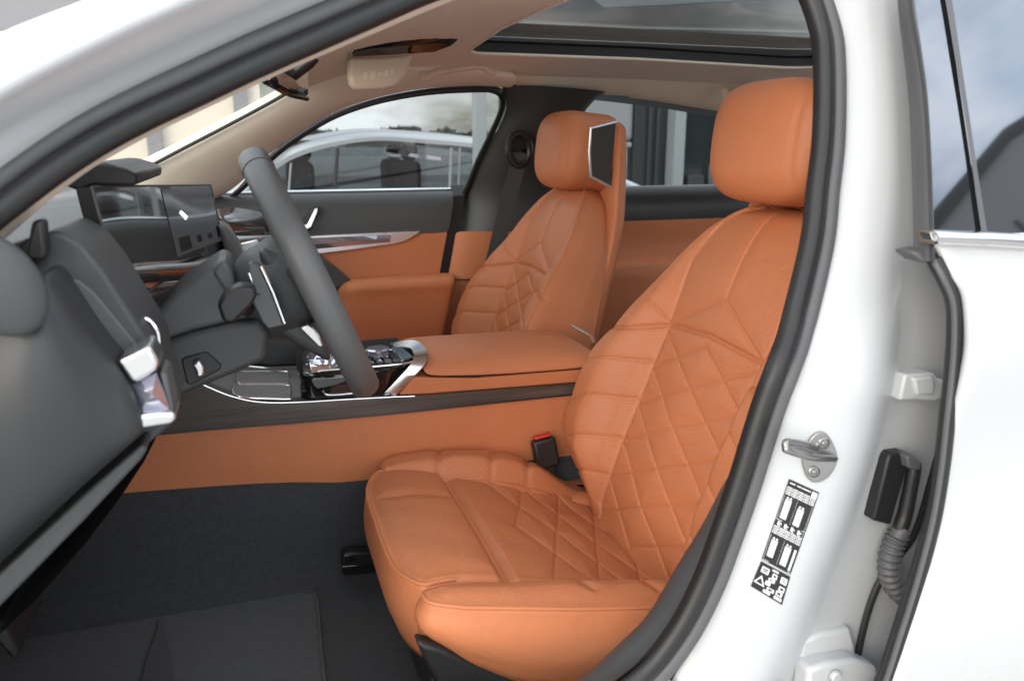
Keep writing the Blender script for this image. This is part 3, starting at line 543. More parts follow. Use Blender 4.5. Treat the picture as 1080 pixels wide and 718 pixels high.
mb = MB(); mb.prism(dp([(191, 380), (194, 377), (216, 371), (220, 372), (234, 385), (232, 390), (202, 406), (197, 405)], -.4875), (0, .004, 0)); sw = one(mb, 'switch_plate', 'black', ls, bevel=.002)
mb = MB(); mb.prism(dp([(202, 384), (211, 380), (216, 389), (215, 397), (208, 399), (206, 391)], -.499), (0, .012, 0)); one(mb, 'adjuster_knob', 'satin', ls, bevel=.003)
mb = MB(); mb.prism(dp([(229, 322), (237, 309), (252, 301), (268, 303), (272, 311), (266, 322), (246, 342), (235, 340)], -.60), (0, .035, 0)); one(mb, 'lever_pod', 'black', t, bevel=.0045, seg=2)
mb = MB(); mb.tube([at(250, 320, y=-.57), at(262, 326, y=-.45)], .011, 10); one(mb, 'lever_stem', 'black', t)
WC = np.array([.078, -.41, 1.012]); th = R(22.0)
wx = np.array([math.sin(th), 0, -math.cos(th)]); wy = np.array([0, 1.0, 0]); wn = np.array([math.cos(th), 0, math.sin(th)])    # down the wheel, across, towards the driver
wheel = thing('steering_wheel', 'black leather steering wheel seen almost edge on', 'steering wheel', WC.tolist())
RW = .178
mb = MB(); n = 96; G = []
for i in range(n):
    a = 2 * math.pi * i / n; e = wx * math.cos(a) + wy * math.sin(a)
    rad, thk = .0172, .0208
    G.append([WC + e * (RW + rad * math.cos(b)) + wn * thk * math.sin(b) for b in np.arange(18) * 2 * math.pi / 18])
mb.grid(G, cu=True, cv=True); rim = one(mb, 'rim', 'dashlight', wheel)
for a in (-.28, -2.75, .28, 2.75):                      # stitched joints of the rim cover
    e = wx * math.cos(a) + wy * math.sin(a); mb = MB(); mb.tube([WC + e * (RW + 0.0174 * math.cos(b)) + wn * .0210 * math.sin(b) for b in np.arange(20) * 2 * math.pi / 20], .0008, 5, closed=True); one(mb, 'rim_seam', 'black', rim)
mb = MB(); G = []
for r_, h_ in ((.0, .028), (.05, .026), (.078, .016), (.088, -.01), (.082, -.05), (.06, -.085), (.0, -.09)): G.append([WC + (wx * math.cos(a) * .85 + wy * math.sin(a)) * r_ + wn * (h_ - .02) for a in np.arange(28) * 2 * math.pi / 28])
mb.grid(G, cv=True); one(mb, 'airbag_pad', 'dash', wheel)
for a in (math.pi / 2, -math.pi / 2):
    e = wy * math.sin(a); mb = MB(); mb.prism([WC + e * .07 + wx * -.035 - wn * .03, WC + e * RW + wx * -.018 - wn * .006, WC + e * RW + wx * .03 - wn * .006, WC + e * .07 + wx * .05 - wn * .03], wn * .022); one(mb, 'spoke', 'gloss', wheel, bevel=.005)
mb = MB(); mb.prism([WC + wx * .06 + wy * -.03 - wn * .03, WC + wx * RW - wy * .02 - wn * .004, WC + wx * RW + wy * .02 - wn * .004, WC + wx * .06 + wy * .03 - wn * .03], wn * .016); one(mb, 'lower_spoke', 'satin', wheel, bevel=.004)
mb = MB(); mb.prism(dp([(262, 279), (266, 277), (275, 280), (288, 308), (301, 340), (300, 343), (283, 347), (277, 340), (266, 318)], -.53), (0, .02, 0)); pad = one(mb, 'shift_paddle', 'dashlight', wheel, bevel=.003)
mb = MB(); mb.tube(dp([(275, 281), (288, 309), (300, 341)], -.532), .003, 8); one(mb, 'paddle_edge', 'chrome', pad)
mb = MB(); mb.tube(dp([(262, 288), (270, 312), (274, 310)], -.532), .0016, 6); one(mb, 'paddle_line', 'chrome', pad)
mb = MB(); mb.prism(dp([(272, 262), (300, 270), (330, 318), (348, 365), (350, 385), (318, 368), (290, 352), (284, 320)], -.475), (0, .10, 0)); one(mb, 'rear_housing', 'dash', wheel, bevel=.012, seg=3)
mb = MB(); mb.prism(dp([(316, 346), (326, 342), (336, 352), (342, 366), (336, 366), (322, 352)], -.50), (0, .02, 0)); one(mb, 'spoke_trim', 'satin', wheel, bevel=.002)

# ================================================================== CENTRE CONSOLE
con = thing('centre_console', 'centre console with dark wood band, silver frame and tan armrest', 'console', (.2, 0, .37))
YS = -.13
sx = [-.45, -.154, .02, .166, .32, .604, .80]; ztop = [.70, .699, .694, .692, .691, .6905, .69]; zbt = [.60, .585, .572, .552, .543, .535, .53]
mb = MB(); mb.grid([cat([(x, YS + .004, z) for x, z in zip(sx, ztop)], 24), cat([(x, YS, z - .004) for x, z in zip(sx, ztop)], 24), cat([(x, YS - .004, (a + b) / 2) for x, a, b in zip(sx, ztop, zbt)], 24), cat([(x, YS, b + .003) for x, b in zip(sx, zbt)], 24), cat([(x, YS + .012, b) for x, b in zip(sx, zbt)], 24)]); one(mb, 'side_panel', 'leather', con)
wt = [(-.45, .90), (-.25, .86), (-.15, .815), (-.096, .778), (-.053, .754), (-.007, .739), (.055, .732), (.15, .728), (.234, .724), (.313, .720), (.604, .713), (.8, .71)]; wb = [(-.45, .70), (-.25, .70), (-.15, .699), (-.096, .698), (-.053, .697), (-.007, .696), (.055, .694), (.15, .693), (.234, .692), (.313, .692), (.604, .6925), (.8, .692)]
A_ = cat([(x, YS - .003, z) for x, z in wt], 50); B_ = cat([(x, YS - .005, z) for x, z in wb], 50)
mb = MB(); mb.grid([A_ + np.array([0, .03, .001]), A_, B_, B_ + np.array([0, .02, 0])]); one(mb, 'wood_band', 'wood', con)
mb = MB(); mb.tube(A_[4:40], .0015, 6); one(mb, 'chrome_line', 'satin', con)
mb = MB(); mb.tube(B_ + np.array([0, -.0005, -.001]), .0016, 6); one(mb, 'shadow_gap', 'black', con)
# tray floor with two phone pads
trp = [(-.30, -.128, .88), (-.14, -.128, .806), (-.07, -.128, .758), (-.01, -.128, .737), (.06, -.128, .731), (.10, -.128, .730), (.24, -.128, .725)]
T0 = cat(trp, 30); mb = MB(); mb.grid([T0, T0 + np.array([0, .13, .004]), T0 + np.array([0, .256, .0])]); one(mb, 'tray', 'padgrey', con)
def pad_(L, z0, z1, name):
    P = []
    for px, py, f_ in L:
        z_ = .745
        for _ in range(20): p = at(px, py, z=z_); z_ = .5 * z_ + .5 * (float(ip(p[0], [q[0] for q in trp], [q[2] for q in trp])) + .005)
        P.append(p)
    c_ = cat(P, 40, closed=True); ce = c_.mean(0); q_ = MB(); q_.tube(c_ + np.array([0, 0, .0005]), .0024, 8, closed=True); o = one(q_, name + '_frame', 'brightsatin', con)
    q_ = MB(); q_.grid([c_, ce + (c_ - ce) * .9, ce + (c_ - ce) * .3], cv=True); q_.fan(ce + (c_ - ce) * .3); one(q_, name + '_rubber', 'padgrey', o)
pad_([(249, 393.5, 0), (262, 392, .2), (300, 392, 1), (304, 394, 1), (304, 403, 1), (301, 405, 1), (262, 405, .2), (250, 403, 0)], .760, .748, 'phone_pad')
pad_([(247, 407, 0), (258, 406, .2), (302, 406.5, 1), (306, 409, 1), (306, 419, 1), (302, 421, 1), (268, 420, .3), (248, 417, 0)], .760, .748, 'phone_pad')
mb = MB(); mb.tube(cat([at(262, 386, y=.06), at(285, 388, y=.06), at(318, 390, y=.03)], 12), .0022, 6); one(mb, 'tray_edge', 'satin', con)
# gloss control panel
gp = [(.066, -.112), (.085, -.126), (.222, -.126), (.255, -.108), (.285, -.075), (.30, .0), (.30, .12), (.10, .12), (.066, .08)]
mb = MB(); mb.prism([(x, y, .715) for x, y in gp], (0, 0, .066)); cp = one(mb, 'control_panel', 'gloss', con, bevel=.012, seg=4)
mb = MB(); mb.tube(cat([(.105, -.1285, .748), (.12, -.1285, .738), (.20, -.1285, .738)], 10), .0018, 6); mb.tube(cat([(.10, -.112, .783), (.27, -.112, .783), (.285, -.06, .783), (.25, .0, .783), (.12, .0, .783)], 24), .0022, 6); one(mb, 'chrome_line', 'satin', cp)
rnd = random.Random(11)
mb = MB()
for i in range(26):                                    # cut-crystal gear selector and buttons
    c_ = (rnd.uniform(.09, .17), rnd.uniform(-.105, -.02), .786 + rnd.random() * .008); s_ = rnd.uniform(.006, .014); a = rnd.random() * 3
    V = [np.array(c_) + s_ * np.array(v) for v in ((math.cos(a), math.sin(a), -.6), (-math.sin(a), math.cos(a), -.6), (-math.cos(a), -math.sin(a), -.6), (math.sin(a), -math.cos(a), -.6), (.2, .1, .55))]
    mb.add(V, [(0, 1, 4), (1, 2, 4), (2, 3, 4), (3, 0, 4)])
one(mb, 'crystal_selector', 'crystal', cp, smooth=False)
mb = MB(); mb.prism([(.085, -.122, .772), (.125, -.122, .766), (.125, -.105, .79), (.085, -.105, .794)], (0, .03, .004)); one(mb, 'selector_front', 'chrome', cp, bevel=.003)
for k in range(5):
    for j in range(2):
        mb = MB(); mb.box((.185 + k * .017, -.092 + j * .035, .7835), (.013, .026, .006)); one(mb, 'button', 'gloss' if (k + j) % 3 else 'dashlight', cp, bevel=.0015)
mb = MB(); G = [[np.array([.225, -.035, .784 + h_]) + np.array([math.cos(a) * r_, math.sin(a) * r_, 0]) for a in np.arange(24) * 2 * math.pi / 24] for r_, h_ in ((.024, 0), (.024, .012), (.021, .015), (.0, .015))]; mb.grid(G, cv=True); one(mb, 'rotary_dial', 'crystal', cp)
# silver L frame
fa = cat([at(404, 416.6, y=-.1295), at(420, 400, y=-.126), at(434, 384, y=-.115), at(437, 374, y=-.09), at(431, 366, y=-.03), at(412, 366, y=.05)], 30)
fb = cat([at(416, 416.2, y=-.1295), at(432, 400, y=-.126), at(447, 384, y=-.115), at(450, 371, y=-.09), at(437, 359.5, y=-.02), at(412, 362, y=.06)], 30)
mb = MB(); mb.grid([fa + np.array([.004, .004, -.012]), fa, fb, fb + np.array([0, .004, -.012])]); one(mb, 'silver_frame', 'satin', con, solid=.003)
mb = MB(); mb.prism([at(412, 366, y=.0), at(428, 365, y=.0), at(437, 376, y=-.08), at(424, 380, y=-.08)], (0, 0, -.008)); one(mb, 'frame_screen', 'gloss', con, bevel=.002)
# armrest
mb = MB(); mb.prism([(x, -.127, z) for x, z in [(.2435, .7245), (.305, .7205), (.62, .7135), (.66, .713), (.66, .742), (.62, .7405), (.40, .744), (.30, .755), (.283, .757)]], (0, .254, 0)); one(mb, 'armrest_base', 'leather', con, bevel=.003)
mb = MB(); G = []
for x, k_, d_ in ((.300, .35, .006), (.304, .75, .002), (.315, .95, 0), (.34, 1, 0), (.45, 1, 0), (.58, 1, 0), (.64, .92, 0), (.668, .75, .003), (.682, .45, .006), (.686, .2, .01)):
    zb = float(ip(x, [.30, .40, .62, .70], [.760, .7485, .745, .745])) + d_; zt = float(ip(x, [.30, .45, .62, .70], [.784, .784, .779, .775]))
    G.append([(x + .03 * max(0, -y - .07), y, zb + (zt - zb) * f_ * k_ + (.004 if f_ == 1 else 0) * k_) for y, f_ in ((.125, 0), (.122, .5), (.11, .9), (.06, 1), (0, 1), (-.05, 1), (-.085, .93), (-.108, .72), (-.122, .38), (-.128, .12), (-.127, 0))])
mb.grid(G); mb.fan(G[0]); mb.fan(G[-1]); one(mb, 'armrest_pad', 'leather', con, sub=2)
mb = MB(); mb.box((.47, 0, .742), (.36, .236, .014)); one(mb, 'armrest_gap', 'black', con)
mb = MB(); mb.box((.22, 0, .62), (.9, .235, .19)); one(mb, 'core', 'black', con)
mb = MB(); mb.tube(cat([(.672, -.10, .792), (.684, -.05, .793), (.684, .05, .793)], 10), .004, 8); one(mb, 'rear_chrome_strip', 'satin', con)

# ================================================================== FRONT SEATS
def seat(yc, sg, root, hdz=0.0):
    """yc: seat centre across the car; sg: +1 for the driver (inboard side towards +y), -1 for the passenger."""
    W = lambda x, b, z: (x, yc + sg * b, z)            # b: across, positive towards the middle of the car
    # ---- backrest: closed loft in the local frame s (across), v (up), h (forward)
    base = np.array([.61, 0, .50]); an = R(21); Vv = np.array([math.sin(an), 0, math.cos(an)]); Nn = np.array([-math.cos(an), 0, math.sin(an)])
    vs = np.concatenate([np.linspace(-.075, .56, 320), np.linspace(.56, .652, 60)[1:]])
    wid = ip(vs, [-.075, 0, .05, .10, .16, .25, .37, .475, .57, .612, .635, .648, .652], [.17, .185, .235, .272, .288, .285, .25, .215, .16, .125, .09, .05, .01])
    hb = ip(vs, [-.075, 0, .05, .10, .16, .25, .37, .475, .57, .652], [-.03, .004, .040, .070, .082, .082, .055, .022, .004, -.03])
    cb_ = ip(vs, [-.075, 0, .1, .3, .5, .57, .62, .645, .652], [-.01, .0, .008, .006, .004, -.002, -.018, -.045, -.065])
    hr = ip(vs, [-.075, .1, .3, .5, .6, .652], [-.09, -.115, -.125, -.115, -.10, -.07])
    nf = 321; G = []; UV = []
    for v, w_, h_, c_, r_ in zip(vs, wid, hb, cb_, hr):
        ins = min(.147, w_ * .76)
        K = [(-1, -w_ * .92, r_ + .012), (-.9, -w_ * .985, (r_ + h_) * .5 - .02), (-.78, -w_, h_ - .045), (-.70, -w_ * .985, h_ - .018), (-.62, -(ins + (w_ - ins) * .87), h_ - .001), (-.52, -(ins + (w_ - ins) * .58), h_ * .96 + c_ * .04), (-.42, -(ins + (w_ - ins) * .20), c_ * .80 + h_ * .26), (-.36, -ins, c_), (0, 0, c_ + .006)]
        K += [(-a, -b, h) for a, b, h in K[:-1]][::-1]
        k_ = np.linspace(-1, 1, nf); ss = ip(k_, [q[0] for q in K], [q[1] for q in K]); hh = ip(k_, [q[0] for q in K], [q[2] for q in K])
        G.append(np.stack([ss, np.full(nf, v), hh], 1))
    G = np.array(G); s_, v_, h_ = G[..., 0], G[..., 1], G[..., 2]; k2 = np.broadcast_to(np.linspace(-1, 1, nf), s_.shape)
    sa = np.abs(s_); lines = []
    for i in range(-1, 5):                              # diamond stitching of the lower centre: uprights and crossing diagonals
        v0 = .07 + .0765 * i
        lines += [[(0, v0), (.147, v0 + .0765)], [(.147, v0), (0, v0 + .0765)]]
    keep = []
    for (a, b) in lines:
        if max(a[1], b[1]) < .40: keep.append([a, b])
    thin = keep
    top = [[(0, .466), (.147, .389)], [(0, .466), (0, .63)], [(.205, .425), (.147, .389)], [(.147, .389), (.155, .52), (.12, .60)]]
    bol = [[(.147, .313), (.30, .245)], [(.147, .235), (.32, .155)], [(.137, .157), (.30, .075)], [(.13, .08), (.25, .035)]]
    main = [[(0, .398), (.147, .389), (.205, .352), (.33, .325)]]
    front = (np.abs(k2) < .74)
    def groove(Ls, d, wd): D = segdist(sa, v_, Ls); return np.where(front, -d * np.exp(-(D / wd) ** 2), 0), D
    g1, D1 = groove(thin, .0030, .0024); g2, D2 = groove(top, .0028, .0026); g3, D3 = groove(bol, .0034, .0030); g4, D4 = groove(main, .0058, .0036)
    seamB = np.where((v_ < .392) & front, -.0062 * np.exp(-((sa - np.minimum(.147, wid[:, None] * .76)) / .0036) ** 2), 0)
    Dm = np.minimum(np.minimum(D1, D2), np.minimum(np.minimum(D3, D4), np.where(v_ < .39, np.abs(sa - .147), 9)))
    puff = np.where(front, np.where(sa < .15, .0022, .0018) * (1 - np.exp(-(Dm / .016) ** 2)), .004)
    h2 = h_ + np.minimum.reduce([g1, g2, g3, g4, seamB]) + puff + .0012 * np.sin(s_ * 31 + v_ * 17) * np.sin(v_ * 23 - s_ * 9)
    P = base[None, None] + v_[..., None] * Vv + h2[..., None] * Nn + np.array([0, 1, 0]) * (yc + sg * s_)[..., None]
    arc = np.concatenate([np.zeros((len(vs), 1)), np.cumsum(np.hypot(np.diff(s_, axis=1), np.diff(h_, axis=1)), 1)], 1); arc -= arc[:, [nf // 2]]
    # smooth leather on the flanks, punched leather on the front: one mesh, two materials
    kcut = np.where(np.abs(np.linspace(-1, 1, nf)) <= .66)[0]; i0, i1 = kcut[0], kcut[-1]
    mb = MB(); UVs = np.stack([arc * .75 + v_ * .66, v_ * .75 - arc * .66], -1)
    mb.grid(P, UVs)
    fn_ = nf - 1; mb.mi = [(1 if i0 <= (i % fn_) < i1 else 0) for i in range(len(mb.f))]
    mb.fan(P[0]); mb.fan(P[-1])
    bk = one(mb, 'backrest', ['leather', 'perf'], root, angle=75)
    for sd_ in (0, 1):
        kk = i0 if sd_ == 0 else i1; mb = MB(); mb.tube(P[8:366:4, kk] + Nn * .0005, .0016, 6); one(mb, 'side_piping', 'leather', bk)
    # rear shell of the backrest, rising behind the headrest
    mb = MB(); G2 = []
    for v, wv, h0, h1 in ((-.02, .20, -.10, -.125), (.10, .235, -.11, -.15), (.25, .235, -.115, -.165), (.40, .215, -.105, -.142), (.55, .188, -.10, -.142), (.66, .162, -.076, -.112), (.76, .150, -.044, -.076), (.80, .143, -.034, -.062), (.815, .125, -.032, -.058), (.822, .09, -.032, -.054)):
        sec = [(-wv, h0), (-wv * .985, h0 - .006)] + [(wv * q, h1 - .004 * (1 - q * q)) for q in (-.93, -.6, 0, .6, .93)] + [(wv * .985, h0 - .006), (wv, h0), (wv * .9, h0 + .012), (0, h0 + .014), (-wv * .9, h0 + .012)]
        G2.append([base + Vv * v + Nn * h + np.array([0, yc + sg * s, 0]) for s, h in sec])
    G2 = np.array(G2); mb.grid(G2, cv=True); mb.fan(G2[0]); mb.fan(G2[-1]); one(mb, 'rear_shell', 'leather', root, sub=2)
    # ---- headrest
    mb = MB(); Vh = np.array([math.sin(R(6)), 0, math.cos(R(6))]); Nh = np.array([-math.cos(R(6)), 0, math.sin(R(6))]); hc = np.array([.845, 0, 1.186 + hdz]); G3 = []; nu = 72
    UV3 = []
    for d in np.concatenate([[-.078, -.077], np.linspace(-.07, .03, 14), np.linspace(.033, .062, 16)]):
        f_ = 1.0 if d < .012 else max(.0, 1 - ((d - .012) / .052) ** 2.3) ** (1 / 2.3)
        f_ = f_ if d > -.072 else .97
        ro = []
        for a in np.arange(nu) * 2 * math.pi / nu:
            ca, sa_ = math.cos(a), math.sin(a); e = 2 / 3.5
            x_ = .141 * math.copysign(abs(ca) ** e, ca); y_ = .101 * math.copysign(abs(sa_) ** e, sa_)
            x_ *= 1 - .05 * max(0, -y_ / .106); k_ = .22 + .78 * f_ if f_ < 1 else f_
            sc2 = f_ if f_ < .2 else f_
            ro.append((x_ * (.30 + .70 * sc2) if f_ > 0 else x_ * .3, y_ * (.30 + .70 * sc2) if f_ > 0 else y_ * .3, d))
        G3.append(ro)
    ro = np.array(G3[-1]); 
    for k_ in (.7, .35, .02): G3.append([(x * k_, y * k_, d + .003 * (1 - k_)) for x, y, d in ro])
    G3 = np.array(G3); sx_ = G3[..., 0]
    dd = -.0035 * np.exp(-((np.abs(sx_) - .112) / .0032) ** 2) * (G3[..., 2] > -.02)
    HP = hc + G3[..., [1]] * Vh + (G3[..., [2]] + dd[..., None]) * Nh + np.array([0, 1, 0]) * (yc + sg * sx_)[..., None]
    mb.grid(HP, np.stack([G3[..., 0] * .8 + G3[..., 1] * .6, G3[..., 1] * .8 - G3[..., 0] * .6], -1), cv=True); mb.fan(HP[0]); mb.fan(HP[-1])
    hd = one(mb, 'headrest', 'leather', root, angle=75)
    # speaker panel on the inboard flank of the headrest
    pn = [(-.062, .078), (.004, .054), (-.010, -.058), (-.070, -.080)]      # (h, v) on the flank
    def fl(h, v, o): return hc + Vh * v + Nh * h + np.array([0, yc + sg * (.139 + o), 0])
    mb = MB(); mb.prism([fl(h, v, -.01) for h, v in pn], np.array([0, sg * .0125, 0])); one(mb, 'speaker_grille', 'grille', hd, bevel=.002)
    mb = MB(); mb.tube([fl(-.063, .080, .003), fl(.005, .056, .003), fl(.001, .0, .003), fl(-.010, -.060, .003), fl(-.071, -.082, .003)], .0042, 8); one(mb, 'chrome_trim', 'brightsatin', hd)
    for q_ in (-.055, .055):
        mb = MB(); mb.tube([base + Vv * .58 + Nn * -.05 + np.array([0, yc + q_, 0]), base + Vv * .66 + Nn * -.04 + np.array([0, yc + q_, 0])], .006, 10); one(mb, 'headrest_post', 'black', hd)
    mb = MB(); mb.box(base + Vv * .615 + Nn * -.05 + np.array([0, yc, 0]), (.06, .17, .03)); one(mb, 'headrest_socket', 'black', root, bevel=.006)
    # ---- cushion blocks: a stitched top, a rounded shoulder and a skirt
    def block(name, xa, xb, ba, bb, zf, plan=None, r=.014, bottom=lambda x, b: .47, seams=(), deep=.0045, wd=.0042, nx=90, nb=70, m=('leather', 'perf'), puffh=.004, flare=.0, piping=None, corner=.03):
        u = np.linspace(0, 1, nx); q = np.linspace(0, 1, nb); U, Q = np.meshgrid(u, q, indexing='ij')
        X = xa + (xb - xa) * U; B = ba + (bb - ba) * Q
        if plan: X, B = plan(U, Q, X, B)
        Z = zf(X, B)
        D = segdist(X, B, seams) if seams else np.full(X.shape, 9.)
        E_ = np.minimum.reduce([U * abs(xb - xa), (1 - U) * abs(xb - xa), Q * abs(bb - ba), (1 - Q) * abs(bb - ba)])
        Z = Z - deep * np.exp(-(D / wd) ** 2) + puffh * (1 - np.exp(-(np.minimum(D, E_ * .8) / .016) ** 2)) + .001 * np.sin(X * 41 + B * 23) * np.sin(B * 37)
        P = np.stack([X, yc + sg * B, Z], -1); mb = MB(); mb.grid(P, np.stack([X * .8 + B * .6, B * .8 - X * .6], -1)); nface = len(mb.f)
        loop = [(i, 0) for i in range(nx)] + [(nx - 1, j) for j in range(1, nb)] + [(i, nb - 1) for i in range(nx - 2, -1, -1)] + [(0, j) for j in range(nb - 2, 0, -1)]
        LPt = np.array([P[i, j] for i, j in loop]); T = np.roll(LPt, -2, 0) - np.roll(LPt, 2, 0); nrm = np.stack([T[:, 1], -T[:, 0], 0 * T[:, 0]], 1); nrm /= np.linalg.norm(nrm, axis=1)[:, None] + 1e-9
        ce = LPt.mean(0)
        if ((LPt - ce) * nrm).sum(1).mean() < 0: nrm = -nrm
        for _ in range(3): nrm = (np.roll(nrm, 1, 0) + nrm * 2 + np.roll(nrm, -1, 0)); nrm /= np.linalg.norm(nrm, axis=1)[:, None]
        bz = np.array([bottom(p[0], sg * (p[1] - yc)) for p in LPt]); rows = [LPt]
        for ph in (20, 40, 60, 80, 90): rows.append(LPt + nrm * r * math.sin(R(ph)) - np.array([0, 0, 1]) * r * (1 - math.cos(R(ph))))
        for f_ in (.12, .3, .5, .7, .88, 1.0):
            rr = LPt + nrm * (r + flare * math.sin(math.pi * min(1, f_ * 1.15)) - .012 * f_ ** 3); z0 = LPt[:, 2] - r; rr[:, 2] = z0 + (bz - z0) * f_; rows.append(rr)
        rr = rows[-1] - nrm * .03; rows.append(rr)
        mb.grid(rows, cv=True); mb.mi = [1] * nface + [0] * (len(mb.f) - nface)
        o = one(mb, name, list(m), root, angle=75)
        if piping:
            lo, hi = piping; mb2 = MB(); pts = [rows[2][i] for i in range(len(loop)) if lo(LPt[i])]
            idx = [i for i in range(len(loop)) if lo(LPt[i])]
            st = next((k for k in range(len(idx)) if (idx[k] - 1) % len(loop) not in idx), 0); idx = idx[st:] + idx[:st]
            mb2.tube([rows[2][i] + nrm[i] * .0012 for i in idx][::2], .0030, 8); one(mb2, 'piping', 'leather', o)
        return o
    zc = lambda x: ip(x, [.13, .17, .22, .30, .36, .45, .60, .75], [.583, .596, .601, .594, .578, .550, .490, .46])
    zo = lambda x: ip(x, [.15, .20, .28, .36, .47, .57, .75], [.602, .612, .604, .592, .574, .553, .52])
    # thigh pad at the front
    def plan_pad(U, Q, X, B):
        xf = .166 + .030 * np.abs(2 * Q - 1) ** 5; return xf + (.312 - xf) * U, B
    pad_z = lambda X, B: ip(X, [.15, .185, .22, .30, .32], [.588, .602, .605, .592, .578]) - .012 * np.clip((X - .3) / .02, 0, 1) + .004 * np.cos(B * 8)
    thigh = [[(.20, .29), (.255, .262), (.262, 0), (.262, -.2)]]
    block('thigh_pad', .166, .312, -.170, .225, pad_z, plan_pad, r=.012, bottom=lambda x, b: .475 + .0 * b, seams=[[(.172, .118), (.20, .104), (.30, .098)]], deep=.0010, wd=.0028, flare=.006, piping=(lambda p: p[0] < .24 or False, 0), nx=60, nb=110)
    # inboard bolster strip
    inb_z = lambda X, B: ip(X, [.18, .22, .30, .40, .50, .60, .75], [.594, .610, .612, .602, .570, .50, .45]) - 5.2 * np.maximum(0, B - .262) ** 2 - .035 * np.clip((.235 - B) / .03, 0, 1) ** 2
    def plan_in(U, Q, X, B):
        xf = .215 + .06 * np.maximum(0, 2 * Q - 1) ** 3; X = xf + (.72 - xf) * U; return X, B
    block('inner_bolster', .215, .72, .205, .292, inb_z, plan_in, r=.016, bottom=lambda x, b: .50, seams=[[(.30, .19), (.325, .31)], [(.40, .19), (.445, .31)], [(.475, .19), (.52, .31)]], deep=.005, wd=.005, nx=110, nb=40)
    # stitched seat centre
    lat_ = []
    for i in range(0, 6):
        x0 = .318 + .0765 * i
        for b0 in (-.16, .03 - .007): 
            lat_ += [[(x0, b0), (x0 + .0765, b0 + .185)], [(x0 + .0765, b0), (x0, b0 + .185)]]
    lat_ = [l for l in lat_ if min(l[0][0], l[1][0]) > .39] 
    ins_z = lambda X, B: zc(X) - .006 - .012 * np.clip((.335 - X) / .02, 0, 1) + .016 * np.clip((np.abs(B - .023) - .14) / .06, 0, 1) ** 2 * np.clip((X - .36) / .12, 0, 1)
    block('seat_centre', .316, .72, -.165, .212, ins_z, None, r=.008, bottom=lambda x, b: .46, seams=lat_, deep=.0032, wd=.0026, nx=240, nb=200, puffh=.0036)
    # outboard bolster with its tall side panel
    def plan_out(U, Q, X, B):
        xf = .192 + .045 * np.maximum(0, 1 - 2 * Q) ** 2.5 + .012 * np.maximum(0, 2 * Q - 1) ** 3; return xf + (.76 - xf) * U, B - .012 * np.sin(np.pi * np.clip(U * 1.2, 0, 1)) * (1 - Q)
    out_z = lambda X, B: zo(X) - 6.0 * np.maximum(0, -B - .222) ** 2 - .030 * np.clip((B + .212) / .030, 0, 1) ** 2
    block('outer_bolster', .194, .76, -.246, -.192, out_z, plan_out, r=.012, bottom=lambda x, b: float(ip(x, [.18, .25, .33, .5, .8], [.552, .505, .462, .43, .42])) if b < -.2 else .47, seams=[[(.40, -.16), (.425, -.23)], [(.50, -.16), (.53, -.235)]], deep=.0025, wd=.004, flare=.010, nx=150, nb=36, piping=(lambda p: sg * (p[1] - yc) < -.214, 0))
    # base: plastic side cover and rails
    mb = MB(); pv = [(.165, .565), (.20, .548), (.25, .507), (.30, .478), (.335, .466), (.40, .455), (.72, .44), (.72, .38), (.30, .385), (.24, .43), (.19, .49)]
    mb.prism([W(x, -.252, z) for x, z in pv], (0, sg * .03, 0)); one(mb, 'side_cover', 'black', root, bevel=.008, seg=3)
    mb = MB(); mb.box(W(.43, 0, .44), (.48, .42, .07)); one(mb, 'seat_frame', 'black', root, bevel=.01)
    for b in (-.19, .17):
        mb = MB(); mb.box(W(.52, b, .385), (.56, .045, .04)); one(mb, 'seat_rail', 'black', root, bevel=.006)
def rail_end(root, pts, y, th_):
    mb = MB(); mb.prism([at(*p, y=y) for p in pts], (0, th_, 0)); o = one(mb, 'rail_cover', 'black', root, bevel=.004, seg=3)
    mb = MB(); mb.prism([at(*p, y=y - .001) for p in ((363, 586), (374, 585), (375, 592), (365, 594))], (0, .004, 0)); one(mb, 'cover_slot', 'gloss', o, bevel=.001)
    mb = MB(); mb.prism([at(*p, y=y - .003) for p in ((360, 597), (396, 594), (396, 604), (362, 607))], (0, .008, 0)); one(mb, 'cover_lip', 'gloss', o, bevel=.002)
ds = thing('leather_seat', 'large tan leather driver seat in front with diamond stitched backrest', 'car seat', (.45, -.43, .36), 'front seats'); seat(-.43, 1, ds, .013); rail_end(ds, [(361, 586), (365, 583), (400, 581), (400, 604), (367, 607), (360, 599)], -.225, .03)
ps = thing('leather_seat', 'tan passenger seat beyond the armrest with dark panel in its headrest', 'car seat', (.45, .41, .36), 'front seats'); seat(.41, -1, ps, -.008); ps.location.x -= .03
# belt buckle beside the driver's seat
t = thing('belt_buckle', 'black seat belt buckle with red button beside the driver seat', 'seat belt buckle', (.54, -.15, .5))
bt, bb_ = at(572, 462, y=-.150), at(578, 492, y=-.160); ax_z = (bt - bb_) / np.linalg.norm(bt - bb_); ax_x = np.cross(np.array([0, 1, 0]), ax_z); ax_x /= np.linalg.norm(ax_x); ax_y = np.cross(ax_z, ax_x)
mb = MB(); mb.box((bt + bb_) / 2, (.050, .026, .062), (ax_x, ax_y, ax_z)); one(mb, 'housing', 'black', t, bevel=.006, seg=3)
mb = MB(); mb.box(bt + ax_z * .0045, (.036, .017, .006), (ax_x, ax_y, ax_z)); one(mb, 'red_button', 'red', t, bevel=.002)
mb = MB(); mb.box(bb_ - ax_z * .05, (.026, .014, .11), (ax_x, ax_y, ax_z)); one(mb, 'stalk', 'black', t, bevel=.003)
# clip on the seat's flank

